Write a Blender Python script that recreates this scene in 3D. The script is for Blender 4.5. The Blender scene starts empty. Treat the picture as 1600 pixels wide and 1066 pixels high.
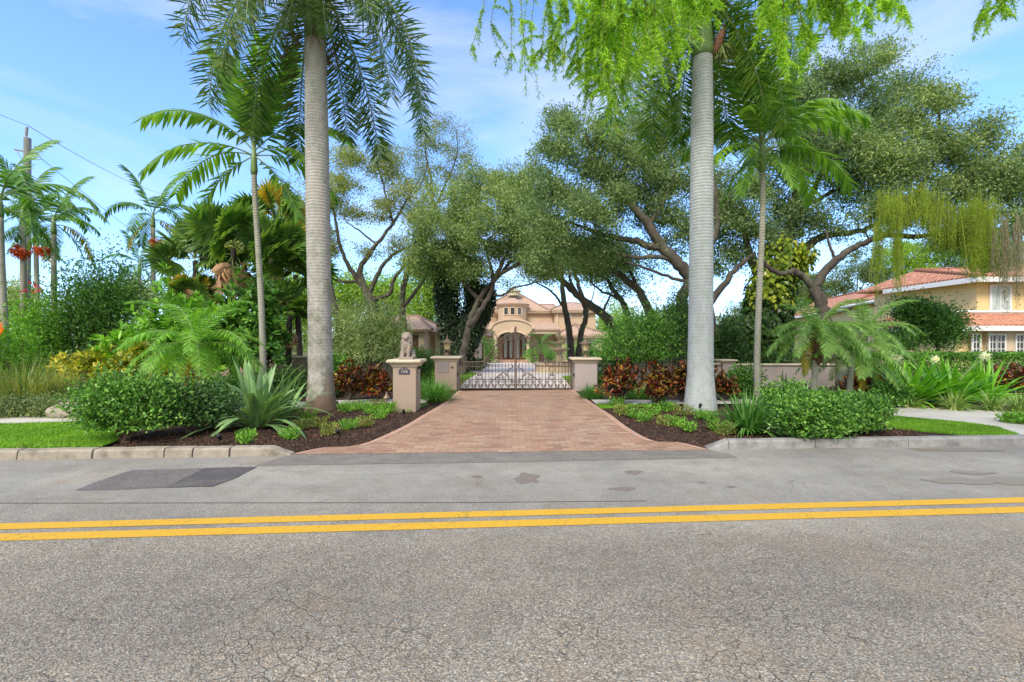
import bpy, bmesh, math, random
import numpy as np
from mathutils import Vector, Matrix
R = math.radians
rng = np.random.default_rng(7); random.seed(7)
C = bpy.context.scene.collection
sc = bpy.context.scene

# ---------------------------------------------------------------- camera, sky, sun, exposure
F = 720.0; H = 1.6                       # focal length in photo pixels, eye height
cd = bpy.data.cameras.new('camera'); cam = bpy.data.objects.new('camera', cd); C.objects.link(cam)
cd.sensor_width = 36; cd.lens = 36 * F / 1600; cd.clip_start = .05; cd.clip_end = 3000
cam.location = (0, 0, H); cam.rotation_euler = (R(90), 0, 0); sc.camera = cam
SUN_EL, SUN_AZ = R(44), R(203)           # azimuth clockwise from +Y: behind the camera, a little to the left
w = bpy.data.worlds.new('World'); sc.world = w; w.use_nodes = True
nw = w.node_tree.nodes; lw = w.node_tree.links; nw.clear()
wo = nw.new('ShaderNodeOutputWorld'); bg = nw.new('ShaderNodeBackground')
sky = nw.new('ShaderNodeTexSky'); sky.sky_type = 'NISHITA'; sky.sun_disc = False
sky.sun_elevation = SUN_EL; sky.sun_rotation = SUN_AZ; sky.air_density = 1.0; sky.dust_density = .35; sky.ozone_density = 1.6
tc = nw.new('ShaderNodeTexCoord'); mp = nw.new('ShaderNodeMapping'); mp.inputs['Scale'].default_value = (1.1, 1.6, 4.2)
mp.inputs['Rotation'].default_value = (0.25, -0.35, 0.5); mp.inputs['Location'].default_value = (.35, .1, .62)
n1 = nw.new('ShaderNodeTexNoise'); n1.inputs['Scale'].default_value = 1.15; n1.inputs['Detail'].default_value = 9; n1.inputs['Roughness'].default_value = .56
n1.inputs['Distortion'].default_value = .5
cr = nw.new('ShaderNodeValToRGB'); cr.color_ramp.elements[0].position = .47; cr.color_ramp.elements[1].position = .78
cr.color_ramp.elements[1].color = (.8, .8, .8, 1)
sx = nw.new('ShaderNodeSeparateXYZ'); hz = nw.new('ShaderNodeMapRange')       # thin white veil low over the horizon
hz.inputs['From Min'].default_value = 0.02; hz.inputs['From Max'].default_value = .3; hz.inputs['To Min'].default_value = .12; hz.inputs['To Max'].default_value = 0
mx0 = nw.new('ShaderNodeMath'); mx0.operation = 'MAXIMUM'
mix = nw.new('ShaderNodeMix'); mix.data_type = 'RGBA'
mix.inputs[7].default_value = (6.6, 6.7, 6.9, 1)
hs = nw.new('ShaderNodeHueSaturation'); hs.inputs['Saturation'].default_value = 1.06; hs.inputs['Value'].default_value = 1.38
lw.new(tc.outputs['Generated'], mp.inputs[0]); lw.new(mp.outputs[0], n1.inputs['Vector']); lw.new(n1.outputs['Fac'], cr.inputs[0])
lw.new(tc.outputs['Generated'], sx.inputs[0]); lw.new(sx.outputs[2], hz.inputs[0])
bk = nw.new('ShaderNodeMapRange'); bk.inputs['From Min'].default_value = .1; bk.inputs['From Max'].default_value = -.3; bk.inputs['To Min'].default_value = 0; bk.inputs['To Max'].default_value = .92   # unseen white cloud added behind the camera as neutral fill light
lw.new(sx.outputs[1], bk.inputs[0]); mxb = nw.new('ShaderNodeMath'); mxb.operation = 'MAXIMUM'; lw.new(cr.outputs[0], mxb.inputs[0]); lw.new(bk.outputs[0], mxb.inputs[1]); tp = nw.new('ShaderNodeMapRange'); tp.inputs['From Min'].default_value = .66; tp.inputs['From Max'].default_value = .9; tp.inputs['To Max'].default_value = .85   # more unseen cloud added overhead, also for neutral fill
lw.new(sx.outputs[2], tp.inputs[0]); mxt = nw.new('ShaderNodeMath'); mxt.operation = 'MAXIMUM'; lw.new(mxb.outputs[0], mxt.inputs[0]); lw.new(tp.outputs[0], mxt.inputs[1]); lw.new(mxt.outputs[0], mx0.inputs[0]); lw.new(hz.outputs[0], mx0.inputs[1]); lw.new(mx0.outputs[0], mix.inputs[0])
tn = nw.new('ShaderNodeMix'); tn.data_type = 'RGBA'; tn.blend_type = 'MULTIPLY'; tn.inputs[0].default_value = 1; tn.inputs[7].default_value = (1.24, 1.42, 1.8, 1)
lw.new(sky.outputs[0], hs.inputs['Color']); lw.new(hs.outputs[0], tn.inputs[6]); 
lo_ = nw.new('ShaderNodeMapRange'); lo_.inputs['From Min'].default_value = 0; lo_.inputs['From Max'].default_value = .4; lw.new(sx.outputs[2], lo_.inputs[0])
hzt = nw.new('ShaderNodeMix'); hzt.data_type = 'RGBA'; hzt.inputs[6].default_value = (.66, .76, .86, 1); hzt.inputs[7].default_value = (1, 1, 1, 1); lw.new(lo_.outputs[0], hzt.inputs[0])
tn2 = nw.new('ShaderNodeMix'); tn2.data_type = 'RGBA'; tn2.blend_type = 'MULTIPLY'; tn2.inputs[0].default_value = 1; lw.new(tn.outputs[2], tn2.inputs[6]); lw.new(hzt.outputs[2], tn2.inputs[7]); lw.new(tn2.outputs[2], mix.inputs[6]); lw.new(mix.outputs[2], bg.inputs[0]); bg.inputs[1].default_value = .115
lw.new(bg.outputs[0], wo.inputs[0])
sl = bpy.data.lights.new('sun', 'SUN'); sl.energy = 2.7; sl.angle = R(20); sl.color = (1, .9, .77)
so = bpy.data.objects.new('sun', sl); C.objects.link(so)
sd = Vector((math.sin(SUN_AZ) * math.cos(SUN_EL), math.cos(SUN_AZ) * math.cos(SUN_EL), math.sin(SUN_EL)))
so.rotation_euler = sd.to_track_quat('Z', 'Y').to_euler()
sc.view_settings.view_transform = 'Standard'; sc.view_settings.look = 'None'; sc.view_settings.gamma = 1
sc.view_settings.use_curve_mapping = False; sc.view_settings.exposure = 0.55
sc.cycles.max_bounces = 8; sc.cycles.transparent_max_bounces = 8; sc.cycles.diffuse_bounces = 4

# ---------------------------------------------------------------- places
def gz(Y):
    return .1 if Y < 17 else max(.1 - (Y - 17) * .0239, -.69)
def P(px, py, D): return Vector(((px - 800) / F * D, D, H - (py - 533) / F * D))
def G(px, py):                            # a spot on the ground seen at that pixel
    D = (H - .1) * F / (py - 533)
    if D > 17: D = (H - .1 - 17 * .0239) / ((py - 533) / F - .0239) if (py - 533) / F > .03 else 45
    D = min(D, 60)
    return Vector(((px - 800) / F * D, D, gz(D)))
def gx(px, D): return Vector(((px - 800) / F * D, D, gz(D)))

# ---------------------------------------------------------------- mesh helpers
class MB:
    def __init__(s): s.v = []; s.q = []; s.t = []; s.n = 0; s.poly = []
    def add(s, v, q=None, t=None, mi=0, poly=None):
        v = np.asarray(v, float).reshape(-1, 3)
        if q is not None and len(q): s.q.append((np.asarray(q, int) + s.n, mi))
        if t is not None and len(t): s.t.append((np.asarray(t, int) + s.n, mi))
        if poly: s.poly += [([i + s.n for i in f], mi) for f in poly]
        s.v.append(v); s.n += len(v); return s
    def box(s, c, d, mi=0, rz=0, taper=1.0):
        x, y, z = [a / 2 for a in d]; t = taper
        v = np.array([(-x, -y, -z), (x, -y, -z), (x, y, -z), (-x, y, -z), (-x*t, -y*t, z), (x*t, -y*t, z), (x*t, y*t, z), (-x*t, y*t, z)])
        if rz:
            cc, ss = math.cos(rz), math.sin(rz); v = np.stack([v[:, 0]*cc - v[:, 1]*ss, v[:, 0]*ss + v[:, 1]*cc, v[:, 2]], 1)
        return s.add(v + np.array(c), [(0, 3, 2, 1), (4, 5, 6, 7), (0, 1, 5, 4), (1, 2, 6, 5), (2, 3, 7, 6), (3, 0, 4, 7)], mi=mi)
    def bx(s, x0, x1, y0, y1, z0, z1, mi=0): return s.box(((x0+x1)/2, (y0+y1)/2, (z0+z1)/2), (abs(x1-x0), abs(y1-y0), abs(z1-z0)), mi)
    def tube(s, pts, rad, n=8, mi=0, caps=True):
        pts = np.asarray([tuple(p) for p in pts], float); m = len(pts)
        rad = np.full(m, rad, float) if np.isscalar(rad) else np.asarray(rad, float)
        T = np.gradient(pts, axis=0); T /= np.linalg.norm(T, axis=1)[:, None] + 1e-9
        a = np.array([0, 0, 1.]) if abs(T[0, 2]) < .9 else np.array([1., 0, 0])
        u = np.cross(T[0], a); u /= np.linalg.norm(u); U = [u]
        for k in range(1, m):
            u = U[-1] - T[k] * np.dot(U[-1], T[k]); u /= np.linalg.norm(u) + 1e-9; U.append(u)
        U = np.array(U); V = np.cross(T, U)
        an = np.arange(n) * 2 * math.pi / n
        v = pts[:, None, :] + rad[:, None, None] * (np.cos(an)[None, :, None] * U[:, None, :] + np.sin(an)[None, :, None] * V[:, None, :])
        i = np.arange(m - 1)[:, None] * n; j = np.arange(n)[None, :]; j2 = (j + 1) % n
        q = np.stack([i + j, i + j2, i + n + j2, i + n + j], -1).reshape(-1, 4)
        return s.add(v, q, mi=mi, poly=[list(range(n))[::-1], [(m-1)*n + k for k in range(n)]] if caps else None)
    def lathe(s, prof, c=(0, 0, 0), n=24, mi=0, a0=0, a1=2*math.pi, sx=1, sy=1):
        full = abs(a1 - a0 - 2*math.pi) < 1e-6; k = n if full else n + 1
        an = a0 + np.arange(k) * (a1 - a0) / n; pr = np.array(prof, float); m = len(pr)
        v = np.stack([pr[:, 0:1] * np.cos(an)[None] * sx, pr[:, 0:1] * np.sin(an)[None] * sy, np.repeat(pr[:, 1:2], k, 1)], -1) + np.array(c)
        i = np.arange(m - 1)[:, None] * k; j = np.arange(n)[None, :]; j2 = (j + 1) % k
        q = np.stack([i + j, i + j2, i + k + j2, i + k + j], -1).reshape(-1, 4)
        return s.add(v, q, mi=mi)
    def ell(s, c, r, n=12, mi=0, rot=None):
        pr = [(math.sin(t) , -math.cos(t)) for t in np.linspace(0.02, math.pi - .02, n // 2 + 2)]
        b = MB(); b.lathe(pr, n=n); v = b.v[0] * np.array(r)
        if rot is not None: v = v @ np.array(rot.to_matrix()).T
        s.add(v + np.array(c), b.q[0][0], mi=mi, poly=[list(range(n))[::-1], [len(v)-n+k for k in range(n)]]); return s
    def strips(s, P0, Dr, Sd, L, W, seg=3, grav=.2, prof=(.35, 1, .7, 0), fold=0., mi=0, curl=None):
        """many tapering leaves at once: start points, directions, side vectors, lengths, widths"""
        P0 = np.asarray(P0, float); n = len(P0); d = np.asarray(Dr, float); d = d / (np.linalg.norm(d, axis=1)[:, None] + 1e-9)
        L = np.broadcast_to(np.asarray(L, float), (n,)); W = np.broadcast_to(np.asarray(W, float), (n,)); g = np.broadcast_to(np.asarray(grav, float), (n,))
        pf = np.interp(np.linspace(0, 1, seg + 1), np.linspace(0, 1, len(prof)), prof)
        p = P0.copy(); rings = []; S = np.asarray(Sd, float)
        for k in range(seg + 1):
            sd_ = S - d * np.sum(S * d, 1)[:, None]; sd_ /= np.linalg.norm(sd_, axis=1)[:, None] + 1e-9
            nn = np.cross(sd_, d); hw = (W * pf[k] / 2)[:, None]
            if pf[k] < 1e-4: rings.append([p.copy()])
            elif fold: rings.append([p + sd_*hw + nn*hw*fold, p.copy(), p - sd_*hw + nn*hw*fold])
            else: rings.append([p + sd_*hw, p - sd_*hw])
            p = p + d * (L / seg)[:, None]
            d = d + np.array([0, 0, -1.]) * (g / seg)[:, None]; d /= np.linalg.norm(d, axis=1)[:, None]
        off = []; o = 0; V = []
        for r in rings:
            off.append(o)
            for a in r: V.append(a); o += n
        I = np.arange(n); q = []; t = []
        for k in range(seg):
            A, B = rings[k], rings[k+1]; a, b = off[k], off[k+1]
            if len(A) == len(B) and len(A) > 1:
                for c in range(len(A) - 1): q.append(np.stack([a+c*n+I, a+(c+1)*n+I, b+(c+1)*n+I, b+c*n+I], 1))
            elif len(B) == 1:
                for c in range(len(A) - 1): t.append(np.stack([a+c*n+I, a+(c+1)*n+I, b+I], 1))
            elif len(A) == 1:
                for c in range(len(B) - 1): t.append(np.stack([a+I, b+(c+1)*n+I, b+c*n+I], 1))
        return s.add(np.concatenate(V), np.concatenate(q) if q else None, np.concatenate(t) if t else None, mi=mi)
    def leaves(s, P0, A, N, L, W, mi=0, fold=.25):
        P0 = np.asarray(P0, float); n = len(P0); S = np.cross(A, N); S /= np.linalg.norm(S, axis=1)[:, None] + 1e-9
        L = np.broadcast_to(np.asarray(L, float), (n,))[:, None]; W = np.broadcast_to(np.asarray(W, float), (n,))[:, None]
        v = np.concatenate([P0, P0 + .45*L*A + .5*W*S + fold*W*N, P0 + L*A, P0 + .45*L*A - .5*W*S + fold*W*N]); I = np.arange(n)
        return s.add(v, np.stack([I, I+n, I+2*n, I+3*n], 1), mi=mi)
    def build(s, name, mats, parent=None, off=None, smooth=False, auto=None):
        V = np.concatenate(s.v) if s.v else np.zeros((0, 3))
        if off is not None: V = V - np.array(off)
        me = bpy.data.meshes.new(name); me.vertices.add(len(V)); me.vertices.foreach_set('co', V.astype(np.float32).ravel())
        lo = []; st = []; mi = []; o = 0
        for arrs, k in ((s.t, 3), (s.q, 4)):
            for a, m in arrs:
                lo.append(a.ravel()); st.append(o + np.arange(len(a)) * k); o += a.size; mi.append(np.full(len(a), m))
        for f, m in s.poly: lo.append(np.array(f)); st.append(np.array([o])); o += len(f); mi.append(np.array([m]))
        lo = np.concatenate(lo); st = np.concatenate(st); mi = np.concatenate(mi)
        me.loops.add(len(lo)); me.loops.foreach_set('vertex_index', lo.astype(np.int32))
        me.polygons.add(len(st)); me.polygons.foreach_set('loop_start', st.astype(np.int32))
        me.polygons.foreach_set('material_index', mi.astype(np.int32))
        me.polygons.foreach_set('use_smooth', np.full(len(st), bool(smooth)))
        me.update(calc_edges=True)
        for m in (mats if isinstance(mats, (list, tuple)) else [mats]): me.materials.append(m)
        return mesh_obj(name, me, parent, auto)

def mesh_obj(name, me, parent=None, auto=None):
    o = bpy.data.objects.new(name, me); C.objects.link(o)
    if parent: o.parent = parent
    return o
def tag(o, label=None, cat=None, group=None, kind=None):
    if label: o['label'] = label
    if cat: o['category'] = cat
    if group: o['group'] = group
    if kind: o['kind'] = kind
    return o
def thing(name, label, cat, loc=(0, 0, 0), group=None, rz=0):
    o = bpy.data.objects.new(name, None); C.objects.link(o); o.location = loc; o.rotation_euler = (0, 0, rz); o.empty_display_size = .2
    return tag(o, label, cat, group)
def inst(name, me, parent, loc=(0, 0, 0), rot=(0, 0, 0), s=1):
    o = mesh_obj(name, me, parent); o.location = loc; o.rotation_euler = rot; o.scale = (s, s, s) if np.isscalar(s) else s; return o
def copy_tree(o, parent=None):
    c = o.copy(); C.objects.link(c); c.parent = parent
    for ch in o.children: copy_tree(ch, c)
    return c
def bevel(o, w=.01, seg=2):
    m = o.modifiers.new('bevel', 'BEVEL'); m.width = w; m.segments = seg; m.limit_method = 'ANGLE'; m.angle_limit = R(40); return o
def rnd(n, a=0., b=1.): return rng.uniform(a, b, n)
def rdir(n):
    v = rng.normal(size=(n, 3)); return v / np.linalg.norm(v, axis=1)[:, None]
def nrm(v): return v / (np.linalg.norm(v, axis=1)[:, None] + 1e-9)
def perp(A, up=.8):                       # normals roughly up, perpendicular to A
    N = rdir(len(A)) + np.array([0, 0, up]); N = N - A * np.sum(N * A, 1)[:, None]; return nrm(N)
def smooth_path(pts, k=5, jit=0):
    p = np.array([tuple(a) for a in pts], float); m = len(p)
    if m < 3: t = np.linspace(0, 1, k + 1)[:, None]; out = p[0] * (1 - t) + p[1] * t
    else:
        q = np.vstack([2*p[0]-p[1], p, 2*p[-1]-p[-2]]); out = []
        for i in range(m - 1):
            a, b, c, d = q[i:i+4]
            for t in np.arange(k) / k: out.append(.5 * (2*b + (c-a)*t + (2*a-5*b+4*c-d)*t*t + (3*b-a-3*c+d)*t**3))
        out.append(p[-1]); out = np.array(out)
    if jit: out[1:-1] += rng.normal(size=(len(out)-2, 3)) * jit
    return out

# ---------------------------------------------------------------- materials
MT = {}
def new_mat(name):
    m = bpy.data.materials.new(name); m.use_nodes = True; nt = m.node_tree; nt.nodes.clear(); MT[name] = m
    o = nt.nodes.new('ShaderNodeOutputMaterial'); b = nt.nodes.new('ShaderNodeBsdfPrincipled'); nt.links.new(b.outputs[0], o.inputs[0])
    return m, nt.nodes, nt.links, b, o
def c4(c): return (c[0], c[1], c[2], 1)
def noise(N, L, vec, scale, detail=4, rough=.55, dist=0):
    n = N.new('ShaderNodeTexNoise'); n.inputs['Scale'].default_value = scale; n.inputs['Detail'].default_value = detail
    n.inputs['Roughness'].default_value = rough; n.inputs['Distortion'].default_value = dist; L.new(vec, n.inputs['Vector']); return n.outputs['Fac']
def ramp(N, L, fac, stops):
    r = N.new('ShaderNodeValToRGB'); e = r.color_ramp.elements
    while len(e) < len(stops): e.new(.5)
    for k, (p, c) in enumerate(stops): e[k].position = p; e[k].color = c4(c) if not np.isscalar(c) else (c, c, c, 1)
    L.new(fac, r.inputs[0]); return r.outputs[0]
def mixc(N, L, fac, a, b, mode='MIX'):
    m = N.new('ShaderNodeMix'); m.data_type = 'RGBA'; m.blend_type = mode
    for s, v in ((m.inputs[0], fac), (m.inputs[6], a), (m.inputs[7], b)):
        if hasattr(v, 'is_output'): L.new(v, s)
        elif np.isscalar(v): s.default_value = v
        else: s.default_value = c4(v)
    return m.outputs[2]
def coords(N, L, scale=(1, 1, 1), kind='Object'):
    t = N.new('ShaderNodeTexCoord'); m = N.new('ShaderNodeMapping'); m.inputs['Scale'].default_value = scale; L.new(t.outputs[kind], m.inputs[0]); return m.outputs[0]
def bump(N, L, b, h, strength=.3, dist=.02, prev=None):
    x = N.new('ShaderNodeBump'); x.inputs['Strength'].default_value = strength; x.inputs['Distance'].default_value = dist
    L.new(h, x.inputs['Height'])
    if prev: L.new(prev, x.inputs['Normal'])
    if b: L.new(x.outputs[0], b.inputs['Normal'])
    return x.outputs[0]
def M(name, c1, c2=None, scale=4, rough=.8, spec=.3, bs=None, bstr=.3, metal=0, stretch=(1, 1, 1), c3=None, s3=.7, detail=5, dist=.01):
    m, N, L, b, o = new_mat(name); v = coords(N, L, stretch)
    b.inputs['Roughness'].default_value = rough; b.inputs['Specular IOR Level'].default_value = spec; b.inputs['Metallic'].default_value = metal
    if c2 is None: c2 = tuple(x * .85 for x in c1)
    col = ramp(N, L, noise(N, L, v, scale, detail), [(.3, c1), (.7, c2)])
    if c3: col = mixc(N, L, ramp(N, L, noise(N, L, v, s3, 6, .65), [(.48, 0.), (.68, 1.)]), col, c3)
    L.new(col, b.inputs['Base Color'])
    if bs: bump(N, L, b, noise(N, L, v, bs, 6, .6), bstr, dist)
    return m
def LEAF(name, cols, trans=.3, rough=.45, spec=.35, clump=.9, gain=1.0):
    m, N, L, b, o = new_mat(name); g = N.new('ShaderNodeNewGeometry'); oi = N.new('ShaderNodeObjectInfo')
    cols = [tuple(x * gain * 1.5 * k for x, k in zip(c, (1.12, 1.0, .95))) for c in cols]
    st = [(k / max(1, len(cols) - 1), c) for k, c in enumerate(cols)]
    col = ramp(N, L, g.outputs['Random Per Island'], st)
    v = coords(N, L); n = noise(N, L, v, clump, 3)
    k = ramp(N, L, n, [(.3, (.68, .74, .72)), (.7, (1.35, 1.28, 1.1))]); col = mixc(N, L, 1., col, k, 'MULTIPLY')
    k2 = ramp(N, L, oi.outputs['Random'], [(0, (.82, .88, .85)), (1, (1.15, 1.12, 1.0))]); col = mixc(N, L, 1., col, k2, 'MULTIPLY')
    L.new(col, b.inputs['Base Color']); b.inputs['Roughness'].default_value = rough; b.inputs['Specular IOR Level'].default_value = spec
    if trans:
        t = N.new('ShaderNodeBsdfTranslucent'); tcx = mixc(N, L, 1., col, (1.5, 1.5, .6), 'MULTIPLY'); L.new(tcx, t.inputs['Color'])
        ms = N.new('ShaderNodeMixShader'); ms.inputs[0].default_value = trans; L.new(b.outputs[0], ms.inputs[1]); L.new(t.outputs[0], ms.inputs[2]); L.new(ms.outputs[0], o.inputs[0])
    return m

# foliage
LEAF('oak', [(.035, .07, .035), (.06, .11, .055), (.105, .165, .085), (.18, .24, .135)], .38, clump=.7, gain=1.5)
LEAF('oak_pale', [(.08, .13, .05), (.14, .2, .08), (.2, .26, .11), (.14, .12, .06)], .4, clump=.6, gain=1.2)
LEAF('far_tree', [(.07, .14, .03), (.12, .23, .04), (.2, .32, .06)], .35, clump=.35, gain=1.2)
LEAF('far_dark', [(.04, .075, .03), (.07, .12, .045), (.1, .15, .06)], .25, clump=.3, gain=1.2)
LEAF('royal', [(.025, .065, .02), (.045, .105, .03), (.075, .14, .045), (.11, .14, .06)], .35, spec=.2, clump=1.5, gain=1.15)
LEAF('palm', [(.03, .085, .02), (.05, .14, .028), (.085, .19, .04)], .32, rough=.35, clump=1.2, gain=1.25)
LEAF('palm_light', [(.05, .13, .02), (.09, .2, .03), (.14, .27, .045)], .4, rough=.35, clump=1.2, gain=1.2)
LEAF('royal_bright', [(.03, .09, .015), (.06, .15, .025), (.1, .2, .035), (.14, .2, .04)], .35, clump=1.5, gain=1.2)
LEAF('palm_yellow', [(.12, .15, .02), (.28, .25, .03), (.4, .3, .04)], .3)
LEAF('date', [(.05, .15, .02), (.09, .24, .03), (.16, .32, .06)], .35, rough=.4, gain=1.25)
LEAF('date_grey', [(.05, .12, .035), (.09, .2, .055), (.15, .27, .09)], .35, rough=.4, gain=1.2)
LEAF('fan', [(.03, .08, .02), (.055, .13, .028), (.12, .21, .05)], .35, gain=1.1)
LEAF('dead', [(.16, .1, .07), (.25, .17, .12), (.32, .22, .17)], .1, rough=.8)
LEAF('shrub', [(.02, .06, .015), (.035, .11, .022), (.07, .18, .035), (.12, .25, .05)], .2, rough=.35, clump=2.5, gain=1.25)
LEAF('shrub_dark', [(.015, .04, .015), (.025, .065, .02), (.05, .1, .03)], .15, rough=.4, clump=2, gain=1.74)
LEAF('shrub_bright', [(.05, .14, .02), (.09, .24, .03), (.16, .34, .05)], .3, rough=.4, clump=2, gain=1.15)
LEAF('sage', [(.06, .1, .04), (.09, .15, .06), (.14, .2, .09), (.22, .26, .15)], .25, clump=1.5, gain=1.5)
LEAF('grassy', [(.07, .12, .03), (.13, .2, .05), (.2, .27, .08), (.3, .24, .1)], .3, clump=1.2)
LEAF('croton_red', [(.02, .01, .01), (.04, .012, .012), (.09, .016, .014), (.2, .04, .014), (.03, .014, .014), (.34, .2, .03), (.08, .1, .02), (.02, .012, .012)], .08, rough=.35, clump=5)
LEAF('croton_yellow', [(.07, .15, .02), (.17, .24, .025), (.4, .36, .04), (.1, .17, .02), (.25, .27, .03)], .25, rough=.35, clump=2.5)
LEAF('blade_grey', [(.06, .12, .06), (.1, .19, .09), (.14, .26, .12)], .2, rough=.4, clump=2, gain=1.15)
LEAF('blade_green', [(.04, .14, .015), (.08, .23, .02), (.13, .32, .035)], .3, rough=.35, clump=2, gain=1.2)
LEAF('liriope', [(.025, .09, .02), (.05, .15, .03), (.1, .22, .06)], .25, clump=3, gain=1.2)
LEAF('variegated', [(.08, .17, .04), (.16, .27, .08), (.38, .45, .26)], .25, clump=3)
LEAF('lawn', [(.06, .16, .015), (.1, .24, .02), (.15, .3, .035)], .25, rough=.6, clump=1.2, gain=1.1)
LEAF('cover', [(.04, .08, .035), (.08, .13, .06), (.14, .19, .1)], .15, clump=2, gain=1.1)
LEAF('cypress', [(.05, .13, .015), (.1, .21, .025), (.17, .28, .04), (.24, .36, .06)], .5, rough=.5, clump=.8, gain=1.5)
LEAF('moss', [(.07, .14, .015), (.13, .21, .025), (.21, .29, .045), (.1, .12, .04)], .4, rough=.8)
LEAF('moss_grey', [(.06, .07, .05), (.14, .14, .11), (.18, .18, .14)], .2, rough=.9)
LEAF('vine_dark', [(.008, .02, .01), (.015, .035, .015), (.03, .055, .02)], .1, clump=1.2)
LEAF('pothos', [(.012, .035, .01), (.025, .065, .015), (.045, .1, .02), (.03, .07, .015)], .2, rough=.3, clump=1.1); LEAF('pothos_yellow', [(.035, .085, .015), (.09, .16, .02), (.2, .26, .03), (.05, .11, .02)], .3, rough=.3, clump=1.1)
LEAF('flower_red', [(.5, .02, .06), (.6, .05, .12)], .3); LEAF('flower_orange', [(.7, .16, .02), (.8, .28, .04)], .3)
LEAF('flower_white', [(.5, .56, .56), (.56, .62, .62)], .2); LEAF('fruit', [(.3, .03, .015), (.42, .1, .015), (.24, .02, .015)], 0, rough=.4)
LEAF('chips', [(.02, .012, .01), (.04, .024, .018), (.075, .045, .035), (.11, .07, .055)], 0, rough=.9, clump=1.5)
# bark, stucco, stone, roofs
M('bark', (.06, .05, .042), (.13, .11, .095), 6, .95, .15, 14, .8, stretch=(1, 1, .35), c3=(.14, .15, .1), s3=1.1, dist=.05)
M('bark_dark', (.04, .033, .028), (.085, .07, .06), 6, .95, .15, 14, .8, stretch=(1, 1, .35), dist=.05)
M('twig_pale', (.3, .28, .23), (.2, .18, .14), 8, .9)
M('stem', (.09, .065, .045), (.15, .11, .08), 9, .9)
M('crownshaft', (.12, .22, .06), (.2, .3, .1), 2, .4, .4, stretch=(3, 3, .5))
M('rachis', (.16, .25, .07), (.25, .33, .12), 3, .5)
M('fibre', (.11, .055, .035), (.22, .12, .08), 20, .95, bs=40, bstr=.8)
M('taupe', (.36, .285, .225), (.4, .32, .25), 3, .9, .2, 60, .25, c3=(.31, .24, .185), s3=1.5, dist=.004)
M('mauve', (.4, .34, .32), (.45, .385, .36), 3, .9, .2, 60, .25, c3=(.33, .29, .27), s3=1.3, dist=.004)
M('cap', (.56, .49, .36), (.63, .56, .42), 4, .85, .2, 50, .2, c3=(.5, .42, .31), s3=2.2, dist=.004)
M('house_wall', (.5, .38, .27), (.54, .42, .3), 1.5, .9, .2, 30, .2, dist=.01)
M('house_wall_dark', (.5, .38, .27), (.54, .42, .3), 1.5, .9, .2)
M('house_trim', (.58, .46, .34), (.64, .52, .39), 2, .8)
M('yellow_wall', (.72, .56, .27), (.76, .6, .31), .8, .9, .2, 30, .15, dist=.01)
M('white_trim', (.74, .75, .74), (.8, .8, .79), 3, .6)
M('glass_dark', (.03, .035, .04), (.06, .065, .07), 1.5, .08, .8)
M('glass_pale', (.38, .48, .47), (.52, .6, .58), 2, .15, .6)
M('wood_door', (.11, .05, .03), (.16, .08, .045), 6, .4, .4, stretch=(3, 3, .4))
M('concrete', (.5, .48, .44), (.57, .55, .5), 3, .9, .2, 70, .3, c3=(.4, .38, .35), s3=.8, dist=.004)
M('kerb_stone', (.3, .265, .21), (.39, .35, .285), 9, .9, .2, 45, .7, c3=(.15, .135, .11), s3=3.2, dist=.01)
M('kerb_grey', (.26, .26, .25), (.35, .35, .335), 9, .9, .2, 45, .7, c3=(.15, .15, .145), s3=2.6, dist=.01)
M('stone_statue', (.26, .215, .175), (.38, .32, .27), 14, .9, .2, 30, .5, c3=(.22, .2, .18), s3=7, dist=.01)
M('fountain_stone', (.48, .38, .26), (.56, .47, .34), 6, .85, bs=30, bstr=.3)
M('iron', (.09, .065, .05), (.14, .1, .08), 20, .5, .4, metal=.2)
M('black_iron', (.012, .012, .012), (.02, .02, .02), 20, .5, .4)
M('bronze', (.19, .125, .085), (.27, .19, .13), 12, .45, .5, metal=.4)
M('amber', (.45, .38, .2), (.6, .52, .3), 12, .25, .5)
M('plaque_blue', (.045, .05, .085), (.06, .065, .1), 20, .5)
M('plaque_grey', (.27, .23, .22), (.31, .27, .26), 20, .6)
M('steel', (.4, .39, .37), (.5, .49, .46), 20, .35, metal=.6)
M('rock', (.3, .26, .2), (.42, .38, .3), 4, .95, bs=10, bstr=.8, dist=.06)
M('pole_wood', (.22, .22, .2), (.3, .3, .27), 5, .9, stretch=(2, 2, .2), bs=20)
M('patio', (.76, .68, .61), (.82, .74, .67), 3, .85, bs=30, bstr=.2, c3=(.55, .45, .4), s3=.6)
M('earth', (.1, .11, .045), (.16, .18, .07), 1.2, .95, .1, 12, .5, c3=(.09, .07, .045), s3=.35)
M('mulch', (.03, .019, .015), (.075, .048, .038), 45, .95, .15, 60, 1.0, c3=(.11, .075, .06), s3=25, dist=.03)
M('lawn_base', (.07, .17, .02), (.11, .23, .03), 8, .95, .1, 60, .5, c3=(.13, .2, .04), s3=2)

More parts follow.
